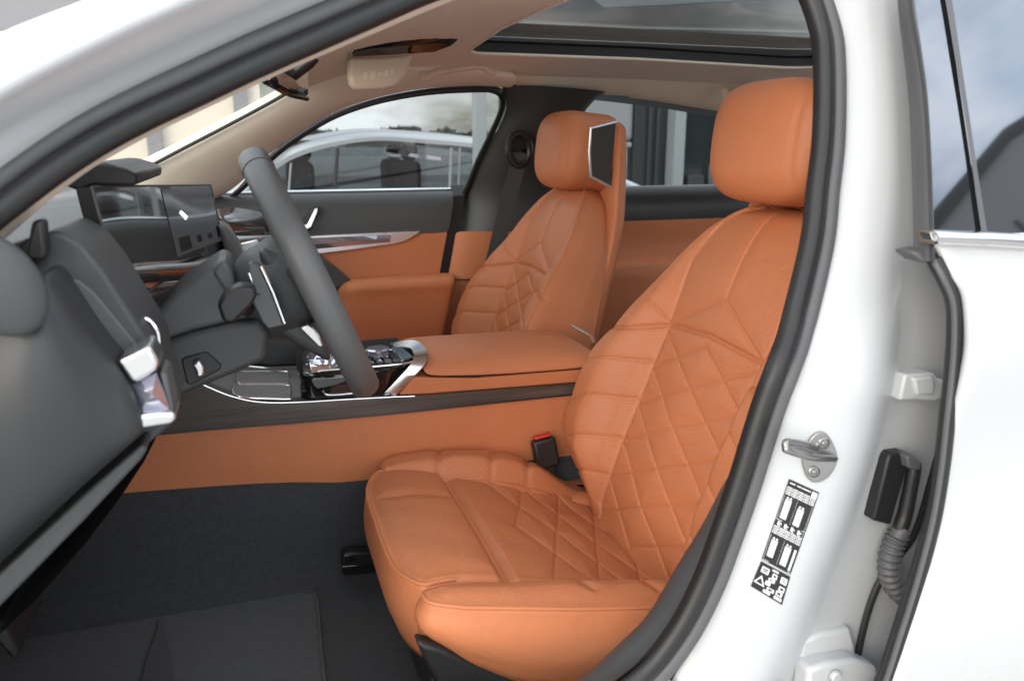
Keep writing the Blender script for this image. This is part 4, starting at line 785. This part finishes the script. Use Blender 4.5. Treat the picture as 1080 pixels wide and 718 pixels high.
# ================================================================== REAR DOOR on the driver's side (closed)
rdoor = thing('car_door', 'closed white rear door with chrome belt strip and privacy glass', 'car door', (1.3, -.95, .3))
fe = [(978, 250), (994, 268), (1006, 292), (1017, 318), (1017, 360), (1013, 400), (1008, 445), (1003, 490), (997, 537), (987, 580), (974, 626), (959, 672), (943, 718), (915, 790), (880, 870), (840, 960)]
F3 = cat([on(*p, outer()) for p in fe], 60)
def skin_y(z): return -.955 + max(0, z - 1.05) * .5 + .9 * max(0, .62 - z) ** 2 - .010 * math.exp(-((z - .98) / .07) ** 2) + .012 * math.exp(-((z - .82) / .10) ** 2)
rows = []
for p in F3:
    xs_ = [p[0], p[0] + .002, p[0] + .006, p[0] + .02] + list(np.linspace(p[0] + .06, 2.3, 14)); yv = skin_y(p[2])
    rows.append([(p[0] + .06, yv + .05, p[2]), (p[0] + .004, yv + .014, p[2])] + [(x, yv + (.006 if i == 0 else .002 if i == 1 else 0) - .006 * math.sin(math.pi * min(1, (x - p[0]) / 1.5)), p[2]) for i, x in enumerate(xs_)])
mb = MB(); mb.grid(rows); one(mb, 'door_skin', 'paint', rdoor, angle=60)
def dy(p, d): return np.array(p) + np.array([0, d, 0])
ed = cat([on(*p, outer(-.012)) for p in [(985, 274), (996, 294), (1006, 319), (1007, 360), (1004, 400), (999, 445), (994, 490), (986, 540), (976, 582), (963, 628), (949, 672), (934, 718), (905, 790), (872, 870)]], 80)
mb = MB(); mb.tube(ed, .0085, 10); es = one(mb, 'edge_seal', 'rubber', rdoor)
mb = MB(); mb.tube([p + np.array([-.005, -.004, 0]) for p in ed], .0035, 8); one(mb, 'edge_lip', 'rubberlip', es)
mb = MB(); mb.tube([p + np.array([.022, .022, 0]) for p in ed], .008, 8); one(mb, 'edge_shadow_gap', 'black', es)
mb = MB(); mb.tube(cat([on(*p, near(c)) for p, c in [((1000, 440), .0), ((984, 500), -.002), ((966, 560), -.006), ((945, 590), -.008), ((927, 615), -.008), ((914, 650), -.008), ((905, 690), -.008), ((898, 740), -.008)]], 40), .0045, 8); one(mb, 'body_side_seal', 'rubber', es)
# window: rubber upright, gloss pillar cover, division bar, privacy glass
def quad(L0, L1, fn, n=16):
    q_ = MB(); q_.grid([cat(pxl(L0, fn), n), cat(pxl(L0, fn), n) * .5 + cat(pxl(L1, fn), n) * .5, cat(pxl(L1, fn), n)]); return q_
rl = [(950, -70), (953, 0), (959, 50), (965, 100), (968, 160), (970, 220), (971, 276)]; rr = [(954, -70), (959, 0), (967, 50), (974, 100), (978, 160), (980, 220), (981, 276)]
A0, A1 = cat(pxl(rl, outer(-.03)), 40), cat(pxl(rr, outer(-.002)), 40)
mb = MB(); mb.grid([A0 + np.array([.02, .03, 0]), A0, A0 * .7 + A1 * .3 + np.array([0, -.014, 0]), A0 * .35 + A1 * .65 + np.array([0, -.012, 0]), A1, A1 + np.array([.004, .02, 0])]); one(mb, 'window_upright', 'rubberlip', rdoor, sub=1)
mb = MB(); mb.tube(A1 + np.array([.001, -.001, 0]), .0018, 6); one(mb, 'upright_line', 'rubber', rdoor)
g0 = [(952, -70), (957, 0), (965, 50), (973, 100), (977, 160), (979, 220), (980, 262)]; g1 = [(984, -70), (997, 0), (1007, 60), (1017, 120), (1026, 180), (1033, 230), (1038, 262)]; g2 = [(991, -70), (1004, 0), (1013, 60), (1022, 120), (1031, 180), (1039, 230), (1044, 262)]
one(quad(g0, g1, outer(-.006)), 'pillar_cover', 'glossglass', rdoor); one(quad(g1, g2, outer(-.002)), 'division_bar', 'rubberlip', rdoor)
g3 = [(1330, -70), (1335, 0), (1340, 60), (1345, 120), (1350, 180), (1355, 230), (1360, 280)]
one(quad(g2, g3, outer(-.006)), 'window_glass', 'glossglass', rdoor)
cs_ = pxl([(985, 243.5), (1030, 245.5), (1080, 247.5), (1350, 262)], outer(.012)); cb2 = pxl([(985, 257.5), (1030, 259.5), (1080, 262.5), (1350, 282)], outer(.012))
C0, C1 = cat(cs_, 30), cat(cb2, 30); mb = MB(); k1 = C0 * .5 + C1 * .5 + np.array([0, -.006, 0])
mb.grid([C0 + np.array([0, .02, 0]), C0, C0 * .8 + C1 * .2 + np.array([0, -.005, 0]), k1, C0 * .15 + C1 * .85 + np.array([0, -.004, 0]), C1, C1 + np.array([0, .02, 0])]); mb.fan([C0[0] + np.array([0, .02, 0]), C0[0], k1[0], C1[0], C1[0] + np.array([0, .02, 0])]); ch = one(mb, 'belt_moulding', 'chrome', rdoor)
mb = MB(); mb.prism(pxl([(981, 245), (987, 244.5), (996, 249), (995, 258), (984, 254)], outer(.014)), (.0, .015, 0)); one(mb, 'moulding_cap', 'steel', ch, bevel=.001)
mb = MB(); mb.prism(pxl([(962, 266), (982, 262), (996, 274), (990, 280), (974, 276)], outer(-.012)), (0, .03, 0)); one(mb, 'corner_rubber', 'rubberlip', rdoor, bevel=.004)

# ================================================================== FITTINGS ON THE MIDDLE PILLAR
from mathutils.bvhtree import BVHTree
dg = bpy.context.evaluated_depsgraph_get(); pil = bpy.data.objects['middle_pillar']; bvh = BVHTree.FromObject(pil, dg)
def surf(px, py, off=0.0):
    v = Vector(ray(px, py)).normalized(); o = Vector(CAM - ORG['middle_pillar']); hit, nr, _, _ = bvh.ray_cast(o, v)
    if nr.dot(v) > 0: nr = -nr
    return np.array(hit) + ORG['middle_pillar'] + np.array(nr) * off, np.array(nr)
# striker
t = thing('door_striker', 'metal door striker loop bolted to the white pillar', 'door striker', surf(866, 481)[0].tolist())
pl = [(851, 465), (859, 456), (868, 455), (876, 465), (881, 480), (878.5, 492), (870, 503), (859, 507.5), (851, 503.5), (846.5, 493), (845, 481)]
nS = surf(866, 481)[1]; PLt = [surf(*p, .0005)[0] for p in pl]
mb = MB(); mb.prism(cat(PLt, 44, closed=True), nS * .004); one(mb, 'base_plate', 'steel', t, bevel=.0012)
a_, b_, tip = surf(874, 480, .004)[0], surf(852, 471, .004)[0], at(829, 472, y=surf(866, 481)[0][1] - .034)
tp2 = tip + (b_ - a_) * .02 + np.array([0, 0, .0])
mb = MB(); mb.tube(cat([surf(877, 484, 0)[0], a_ + nS * .006, (a_ + tip) / 2 + np.array([0, -.008, -.003]), tip + np.array([.004, 0, -.004]), tip, tip + np.array([.004, .003, .005]), (b_ + tip) / 2 + np.array([.008, -.006, .004]), b_ + nS * .004 + np.array([.006, 0, 0]), surf(862, 466, 0)[0]], 50), .0042, 12); one(mb, 'loop', 'steel', t)
mb = MB(); mb.tube(cat([tip + np.array([.001, .001, 0]), tip * .55 + a_ * .45 + np.array([0, -.006, 0])], 12), [.0035 + .0028 * math.sin(math.pi * k / 11) for k in range(12)], 12); one(mb, 'nylon_sleeve', 'steel', t)
for px_, py_ in ((867, 466), (857, 496)):
    c_, n_ = surf(px_, py_, .004); e1 = np.cross(n_, (0, 0, 1)); e1 /= np.linalg.norm(e1); e2 = np.cross(n_, e1); mb = MB()
    mb.grid([[c_ + n_ * h + (e1 * math.cos(q) + e2 * math.sin(q)) * r_ for q in np.arange(20) * 2 * math.pi / 20] for r_, h in ((.0068, 0), (.0068, .0015), (.0058, .0022), (.0050, .0008), (.0034, .0008), (.0030, .003), (.0022, .0034), (.0016, .0022), (.0, .0022))], cv=True); one(mb, 'screw', 'steel', t)
# printed labels
def label(name, text, quad4, marks, cat_):
    q4 = [np.array(p, float) for p in quad4]
    def pt(u, v, off): p = q4[0] * (1-u) * (1-v) + q4[1] * u * (1-v) + q4[2] * u * v + q4[3] * (1-u) * v; return surf(p[0], p[1], off)[0]
    mb = MB(); U_ = np.linspace(0, 1, 9); mb.grid([[pt(u, v, .0006) for u in U_] for v in np.linspace(0, 1, 21)])
    o = mb.build(name, 'label', None, org=pt(.5, .5, 0), smooth=True); tag(o, text, cat_)
    wm, bm_ = MB(), MB()
    for m_, lst, off in ((wm, marks[0], .0010), (bm_, marks[1], .0014)):
        for P in lst:
            if len(P) == 4 and not hasattr(P[0], '__len__'): u0, v0, u1, v1 = P; P = [(u0, v0), (u1, v0), (u1, v1), (u0, v1)]
            m_.fan([pt(u, v, off) for u, v in P])
    wm.build('white_print', 'labelw', o)
    if bm_.v: bm_.build('black_print', 'label', o)
rnd = random.Random(5); Wm, Bm = [], []
Wm += [(.06, .030, .24, .042), (.30, .030, .44, .042), (.46, .030, .74, .042), (.79, .02, .96, .085)]
for v0 in (.085, .135, .565, .615):
    for k in range(5):
        u0 = .03 + k * .19; Wm.append((u0, v0, u0 + .165, v0 + .040))
        Bm += [(u0 + .02, v0 + .008, u0 + .055, v0 + .032), (u0 + .075, v0 + .008, u0 + .09, v0 + .032), (u0 + .105, v0 + .012, u0 + .145, v0 + .028)]
for u0, v0, v1 in ((.10, .20, .46), (.54, .24, .47), (.10, .70, .93), (.56, .70, .95)):
    Wm.append((u0, v0 + .03, u0 + .20, v1)); n_ = 9
    for k in range(n_): vv = v0 + .04 + (v1 - v0 - .05) * k / n_; Bm += [(u0 + .02, vv, u0 + .02 + rnd.uniform(.06, .09), vv + .006), (u0 + .12, vv, u0 + .12 + rnd.uniform(.03, .06), vv + .006)]
    Wm += [(u0 + .02, v0, u0 + .08, v0 + .022), (u0 + .12, v0, u0 + .18, v0 + .022)]
for k in range(4): u0 = .10 + k * .22; Wm += [(u0, .50, u0 + .07, .545), (u0 + .08, .515, u0 + .13, .53), (u0 + .02, .548, u0 + .12, .556)]
Wm += [(.03, .19, .038, .48), (.46, .19, .466, .48), (.94, .19, .948, .56), (.48, .68, .486, .97), (.03, .68, .038, .97), (.86, .72, .93, .97), (.02, .485, .97, .490), (.02, .985, .97, .99)]
label('tyre_pressure_sticker', 'tall black sticker with white tables of figures below the striker', [(832, 504.5), (864, 519), (833.5, 605.5), (803, 589)], (Wm, Bm), 'sticker')
Wm = [[(.18, .44), (.36, .78), (.02, .78)], (.10, .12, .34, .34), (.42, .06, .62, .12), (.74, .14, .94, .36), (.47, .18, .62, .36), (.40, .38, .60, .50), (.34, .52, .50, .66), (.44, .70, .66, .82), (.36, .84, .58, .94), (.76, .46, .94, .62), (.72, .64, .92, .80), (.70, .84, .94, .94)]
Bm = [[(.18, .54), (.30, .74), (.07, .74)], (.14, .17, .30, .22), (.14, .25, .30, .29), (.78, .19, .90, .22), (.78, .26, .90, .29), (.50, .22, .58, .30), (.44, .41, .52, .46), (.80, .50, .90, .58), (.76, .68, .86, .76), (.48, .73, .60, .79)]
Wm.append([(.165, .58), (.195, .58), (.19, .67), (.17, .67)])
label('airbag_safety_sticker', 'small black sticker with white warning pictograms, lowest on the pillar', [(802.5, 591), (833.5, 607.5), (824.5, 637.5), (791.5, 617.5)], (Wm, Bm), 'sticker')
# wiring connector and its ribbed boot
t = thing('wiring_connector', 'black plug with ribbed rubber boot between pillar and rear door', 'cable connector', surf(945, 520)[0].tolist())
yb = surf(930, 520)[0][1]
def cpx(L, y): return [at(a, b, y=y) for a, b in L]
mb = MB(); mb.prism(cpx([(941, 478), (958, 477.5), (959, 486), (940, 554), (921, 549), (937, 482)], yb - .020), (0, .028, 0)); one(mb, 'plug_housing', 'rubber', t, bevel=.003)
mb = MB(); c_ = cat(cpx([(965, 488), (960, 515), (955, 540), (949, 558)], yb - .022), 14); mb.tube(c_, [.0075, .0085, .0088, .0088, .0086, .0088, .009, .0092, .0092, .0092, .0095, .0098, .0098, .0095], 14); one(mb, 'plug_sleeve', 'rubber', t)
mb = MB(); mb.prism(cpx([(957, 482), (963, 480), (972, 488), (971, 496), (959, 494)], yb - .032), (0, .02, 0)); one(mb, 'plug_clip', 'rubberlip', t, bevel=.002)
mb = MB(); mb.tube(cpx([(952, 556), (946.5, 566)], yb - .022), [.0118, .0122], 16); one(mb, 'boot_collar', 'rubberlip', t, bevel=.001)
bp_ = cat(cpx([(948, 562), (942, 575), (938, 592), (939, 608), (947, 622), (962, 634)], yb - .020), 110)
mb = MB(); mb.tube(bp_, [.0132 + .0016 * math.sin(i * 2 * math.pi / 8.6) for i in range(110)], 16); one(mb, 'ribbed_boot', 'rubberlip', t)
# door check bracket and hinge of the rear door
t = thing('door_check', 'white bracket between pillar and rear door, above the black plug', 'door bracket', surf(965, 408)[0].tolist())
yk = surf(960, 408)[0][1]
mb = MB(); mb.prism(cpx([(955, 395), (986, 393.5), (989, 399), (1000, 402), (1002, 416), (986, 424), (964, 421.5), (949, 422.5)], yk - .022), (0, .03, 0)); one(mb, 'bracket', 'jamb', t, bevel=.003)
mb = MB(); mb.prism(cpx([(964, 399), (984, 397), (987, 404), (985, 417), (968, 417)], yk - .027), (0, .01, 0)); one(mb, 'pin_block', 'jamb', t, bevel=.003)
t = thing('hinge_bracket', 'white painted hinge of the rear door at the pillar foot', 'hinge', surf(890, 705)[0].tolist()); yh = surf(880, 700)[0][1]
mb = MB(); mb.prism(cpx([(846, 676), (866, 668), (898, 662), (903, 680), (905, 700), (860, 712), (842, 700)], yh - .012), (0, .03, 0)); one(mb, 'leaf', 'jamb', t, bevel=.006, seg=3)
mb = MB(); mb.prism(cpx([(853, 706), (870, 700), (900, 695), (925, 703), (930, 716), (930, 740), (850, 740)], yh - .035), (0, .03, 0)); one(mb, 'knuckle', 'jamb', t, bevel=.006, seg=3)
mb = MB(); c_ = at(880, 712, y=yh - .037); mb.grid([[c_ + np.array([math.cos(q) * r_, -h, math.sin(q) * r_]) for q in np.arange(18) * 2 * math.pi / 18] for r_, h in ((.008, 0), (.008, .004), (.006, .006), (0, .006))], cv=True); one(mb, 'bolt', 'jamb', t)

# ================================================================== MIRROR AND SUN VISOR
t = thing('rear_view_mirror', 'dark frameless rear view mirror at the top of the windscreen', 'mirror', at(310, 80, y=.05).tolist())
mq = [at(289, 80, y=-.02), at(306, 72, y=.05), at(322, 66, y=.13), at(326, 68, y=.14), at(325, 101, y=.13), at(322, 103, y=.12), at(308, 98, y=.05), at(292, 89, y=-.01)]
fv = np.cross(mq[2] - mq[0], mq[7] - mq[0]); fv /= np.linalg.norm(fv); fv = fv if fv[1] < 0 else -fv
mb = MB(); mb.prism(mq, -fv * .03); hs = one(mb, 'housing', 'gloss', t, bevel=.006, seg=3)
ce = sum(mq) / 8; mb = MB(); mb.fan([ce + (p - ce) * .93 + fv * .0015 for p in mq]); one(mb, 'mirror_face', 'mirror', t)
mb = MB(); mb.tube([ce - fv * .02, at(326, 66, y=.05), at(331, 60, y=.05)], .012, 10); one(mb, 'stalk', 'black', t)
mb = MB(); mb.tube(cat([at(284, 83, y=-.02), at(292, 93, y=-.005), at(305, 100, y=.04), at(324, 104.5, y=.12)], 16), .0045, 8); one(mb, 'rim_edge', 'gloss', t)
t = thing('sun_visor', 'beige sun visor folded down with a dark mirror panel on top', 'sun visor', at(400, 75, y=.30).tolist())
mb = MB(); mb.prism(cpx([(369, 61), (400, 61), (436, 57), (428, 80), (418, 91), (405, 94), (378, 94), (371, 90), (369, 80)], .30), (0, .06, 0)); one(mb, 'visor_body', 'cream', t, bevel=.008, seg=3)
mqs = [at(369, 59, y=.298), at(372, 50, y=.275), at(388, 42, y=.245), at(430, 37, y=.23), at(498, 27, y=.20), at(476, 47, y=.27), at(458, 54, y=.285), at(410, 57, y=.295)]
mb = MB(); mb.fan(mqs); mp2 = one(mb, 'mirror_panel', 'gloss', t, solid=.006)
mb = MB(); mb.tube(mqs, .0022, 6, closed=True); one(mb, 'panel_rim', 'black', mp2)
mb = MB(); mb.tube([at(371, 60, y=.292), at(370, 55, y=.282), at(374, 50, y=.268), at(386, 44, y=.246)], .003, 8); one(mb, 'chrome_clip', 'chrome', mp2)
mb = MB()
for a_, b_, c2, d2 in ((383, 77, 388, 84), (390, 76, 396, 83), (398, 77, 403, 80), (404, 75, 410, 81), (412, 73, 415, 79)): mb.prism(cpx([(a_, b_), (c2, b_ - 1), (c2, d2), (a_, d2 + 1)], .2985), (0, .001, 0))
one(mb, 'warning_print', 'ivory', t)

# ================================================================== OUTSIDE, seen through the windows
M_['pale'] = mat('pale_beige_wall', (.74, .67, .56), .8, bump=.2, bscale=4, var=.06, vscale=.4); M_['clad'] = mat('grey_metal_cladding', (.26, .26, .27), .55, var=.08, vscale=.6)
M_['darkwall'] = mat('dark_grey_facade', (.040, .045, .048), .45, var=.15, vscale=.7); M_['postm'] = mat('pale_grey_post', (.25, .275, .285), .5, var=.05); M_['darkglass'] = mat('dark_shop_glass', (.012, .016, .018), .08, coat=.5)
M_['carwin'] = glass('car_window_glass', (.42, .45, .46), 1, 1.9); M_['seatdark'] = mat('dark_car_interior', (.035, .036, .037), .7, var=.2); M_['silverpaint'] = mat('silver_car_paint', (.30, .315, .325), .35, .1, coat=.6, var=.03)
M_['leaf'] = mat('distant_foliage', (.040, .055, .040), .9, var=.4, vscale=.4); M_['whitepanel'] = mat('pale_panel', (.22, .225, .235), .5, var=.05, vscale=1)
# beige building ahead of the car
b = thing('beige_building', 'beige building with grey upper storey ahead of the windscreen', 'building', (-9, 34, 0))
mb = MB(); mb.box((-13.0, 34, 2.4), (27.4, 8, 4.8)); one(mb, 'wall', 'pale', b)
mb = MB(); mb.box((-13.0, 33.97, 7.0), (27.6, 8.06, 4.4)); one(mb, 'upper_storey', 'clad', b)
for k in range(9):
    mb = MB(); mb.box((-24 + k * 3.0, 29.9, 1.9), (.5, .3, 3.8)); one(mb, 'pilaster', 'clad', b)
# dark glazed building behind the rear window
b = thing('dark_building', 'dark grey building with pale columns behind the rear window', 'building', (12, 15, 0))
mb = MB(); mb.box((16.8, 16.2, 1.47), (20, 8, 2.94)); one(mb, 'wall', 'darkwall', b)
for x in (6.95, 7.25, 7.42): 
    mb = MB(); mb.box((x, 12.15, 1.47), (.06, .1, 2.95)); one(mb, 'facade_fin', 'darkwall', b)
for x in (7.72, 11.2, 14.8, 18.4):
    mb = MB(); mb.box((x, 11.95, 1.5), (.22, .3, 3.0)); one(mb, 'column', 'postm', b)
for x0, x1 in ((7.9, 11.0), (11.4, 14.6), (15.0, 18.2)):
    mb = MB(); mb.box(((x0 + x1) / 2, 12.16, 1.1), (x1 - x0, .06, 2.0)); one(mb, 'shop_window', 'darkglass', b)
    mb = MB(); mb.box(((x0 + x1) / 2, 12.1, 2.25), (x1 - x0, .08, .07)); one(mb, 'transom', 'postm', b)
    for k in range(5): 
        mb = MB(); mb.box((x0 + .25 + k * .6, 12.0, .35 + .1 * (k % 3)), (.35, .3, .5 + .2 * (k % 2))); one(mb, 'display_stand', 'whitepanel' if k % 2 else 'seatdark', b, bevel=.03)
t = thing('wall_panel', 'pale grey rounded panel at the corner of the dark building', 'panel', (6.4, 12, 1.6))
mb = MB(); mb.box((6.25, 11.9, 2.2), (1.0, .25, 1.96)); one(mb, 'panel_box', 'whitepanel', t, bevel=.10, seg=4); mb = MB(); mb.box((6.62, 11.9, 1.16), (.24, .2, .10)); one(mb, 'panel_foot', 'clad', t, bevel=.03)
mb = MB(); mb.box((6.62, 11.9, .56), (.10, .10, 1.12)); one(mb, 'panel_post', 'clad', t)
t = thing('canopy_post', 'slim pale post standing outside the passenger window', 'post', (1.6, 4, 0)); mb = MB(); mb.box((1.60, 4.0, 1.7), (.085, .085, 3.4)); one(mb, 'shaft', 'postm', t, bevel=.006); mb = MB(); mb.box((1.60, 4.0, .02), (.25, .25, .04)); one(mb, 'base_plate', 'postm', t)
# silver car parked on the far side
t = thing('parked_car', 'silver car parked outside beyond the passenger window', 'car', (1.4, 5.9, 0))
YC = 5.0
def pc(L): return [at(a, b, y=YC) for a, b in L]
ro = cat(pc([(236, 216), (258, 196), (285, 172), (310, 157), (345, 147), (395, 140.5), (450, 143), (500, 147), (560, 156), (620, 172), (680, 196)]), 60)
rin = cat(pc([(250, 216), (272, 196), (294, 177), (316, 165), (350, 155), (397, 148.5), (450, 151.5), (500, 156), (556, 166), (610, 180), (660, 200)]), 60)
D = np.array([0, 1.7, 0]); i_ = np.array([0, .10, -.0])
mb = MB(); mb.grid([rin + i_ * .2, rin * .5 + ro * .5 + np.array([0, .02, .0]), ro + i_, ro + i_ * 3 + np.array([0, 0, .03]), ro + D * .5 + np.array([0, 0, .05]), ro + D - i_ * 3 + np.array([0, 0, .03]), ro + D - i_, rin + D - i_ * .2]); one(mb, 'roof', 'silverpaint', t)
zb_ = .78; xl, xr = rin[0][0], rin[-1][0]
body = [(-2.0, .35), (-2.05, .58), (-1.9, .70), (-1.0, .76), (-.2, .79), (3.2, .79), (3.9, .77), (4.05, .6), (4.0, .35), (3.2, .28), (-1.4, .28)]
mb = MB(); mb.prism([(x, YC - .06, z) for x, z in body], (0, 1.85, 0)); one(mb, 'body', 'silverpaint', t, bevel=.08, seg=4)
gl = [p for p in rin] + [np.array([xr, YC, zb_]), np.array([xl, YC, zb_])]
mb = MB(); mb.fan([p + np.array([0, .03, 0]) for p in gl]); one(mb, 'side_glass', 'carwin', t)
mb = MB(); mb.fan([p + D - np.array([0, .03, 0]) for p in gl]); one(mb, 'far_side_glass', 'carwin', t)
for px_, w_ in ((303, 5), (352, 9), (474, 7), (483, 5)):
    lo = at(px_, 206, y=YC + .02); up = at(px_ + (4 if px_ < 400 else 2), 156 if px_ > 330 else 172, y=YC + .02); mb = MB(); mb.tube([lo - np.array([0, 0, .06]), up], w_ * .0035, 6, flat=.5); one(mb, 'window_pillar', 'silverpaint' if px_ != 352 else 'seatdark', t)
for x_, z_ in ((.45, 1.02), (1.35, 1.02)):
    for yy in (5.45, 6.2):
        mb = MB(); mb.box((x_, yy, .80), (.18, .45, .5)); mb.box((x_ + .02, yy, z_ + .10), (.12, .26, .16)); one(mb, 'seat', 'seatdark', t, bevel=.06, seg=3)
mb = MB(); mb.box((.9, 5.85, 1.205), (1.7, 1.3, .03)); one(mb, 'roof_lining', 'seatdark', t, bevel=.01)
mb = MB(); mb.prism(pc([(404, 160), (424, 163.5), (420, 166), (409, 165)]) , (0, .02, 0)); one(mb, 'bright_bar_short', 'chrome', t)  # short bright bar added for a bright mark on the side glass
mb = MB(); mb.prism(pc([(430, 161.5), (465, 166), (465, 169.5), (448, 168), (431, 165)]), (0, .02, 0)); one(mb, 'bright_bar_long', 'chrome', t)  # longer bright bar added beside it
mb = MB(); mb.prism(pc([(420, 163), (425, 157), (427, 152), (430, 158), (434, 162), (428, 166)]), (0, .05, 0)); one(mb, 'dark_star_plate', 'seatdark', t, bevel=.004)  # dark star shape between the two bars
for x_ in (-1.15, 2.95):
    for yy in (5.0, 6.65):
        mb = MB(); mb.tube([(x_, yy - .02, .31), (x_, yy + .18, .31)], .31, 28); wl_ = one(mb, 'wheel', 'rubber', t, bevel=.02); mb = MB(); mb.tube([(x_, yy - .03, .31), (x_, yy + .0, .31)], .2, 24); one(mb, 'rim', 'satin', wl_)
# tall dark hall behind the camera, mirrored in the rear window
b = thing('dark_hall', 'dark grey hall with a sloping roof mirrored in the rear window', 'building', (24, -14, 0))
mb = MB(); mb.prism([(13.9, -10.6, 0), (38, -10.6, 0), (38, -10.6, 23), (20.2, -10.6, 14.3), (13.9, -10.6, 10.1)], (0, -9, 0)); one(mb, 'wall', 'clad', b)
mb = MB(); mb.prism([(13.7, -10.5, 9.95), (20.2, -10.5, 14.3), (38, -10.5, 23.0), (38, -10.5, 23.3), (20.1, -10.5, 14.65), (13.6, -10.5, 10.3)], (0, -9.5, 0)); one(mb, 'roof', 'seatdark', b)
for x in np.arange(15, 38, 2.6):
    mb = MB(); mb.box((x, -10.58, 5.5), (.12, .06, 11)); one(mb, 'cladding_seam', 'seatdark', b)
# far tree line
rnd = random.Random(21); mb = MB()
for i in range(2600):
    x = rnd.uniform(-160, 260); y = rnd.uniform(185, 240); s_ = rnd.uniform(.6, 1.3); c_ = np.array([x, y, rnd.uniform(.2, 3.6) + .6 * math.sin(x * .05) + .3 * math.sin(x * .19)]); 
    V = [c_ + np.array([rnd.gauss(0, s_), rnd.gauss(0, s_), rnd.gauss(0, s_ * .55)]) for _ in range(12)]
    mb.add(V, [(rnd.randrange(12), rnd.randrange(12), rnd.randrange(12)) for _ in range(14)])
mb.f = [f if len(set(f)) == 3 else (f[0], f[0] + (1 if f[0] % 12 < 10 else -1), f[0] + (2 if f[0] % 12 < 10 else -2)) for f in mb.f]
tl = mb.build('tree_line', 'leaf', None, org=(50, 210, 0), smooth=False); tl['kind'] = 'stuff'; tag(tl, 'distant dark line of trees under the pale sky', 'trees')
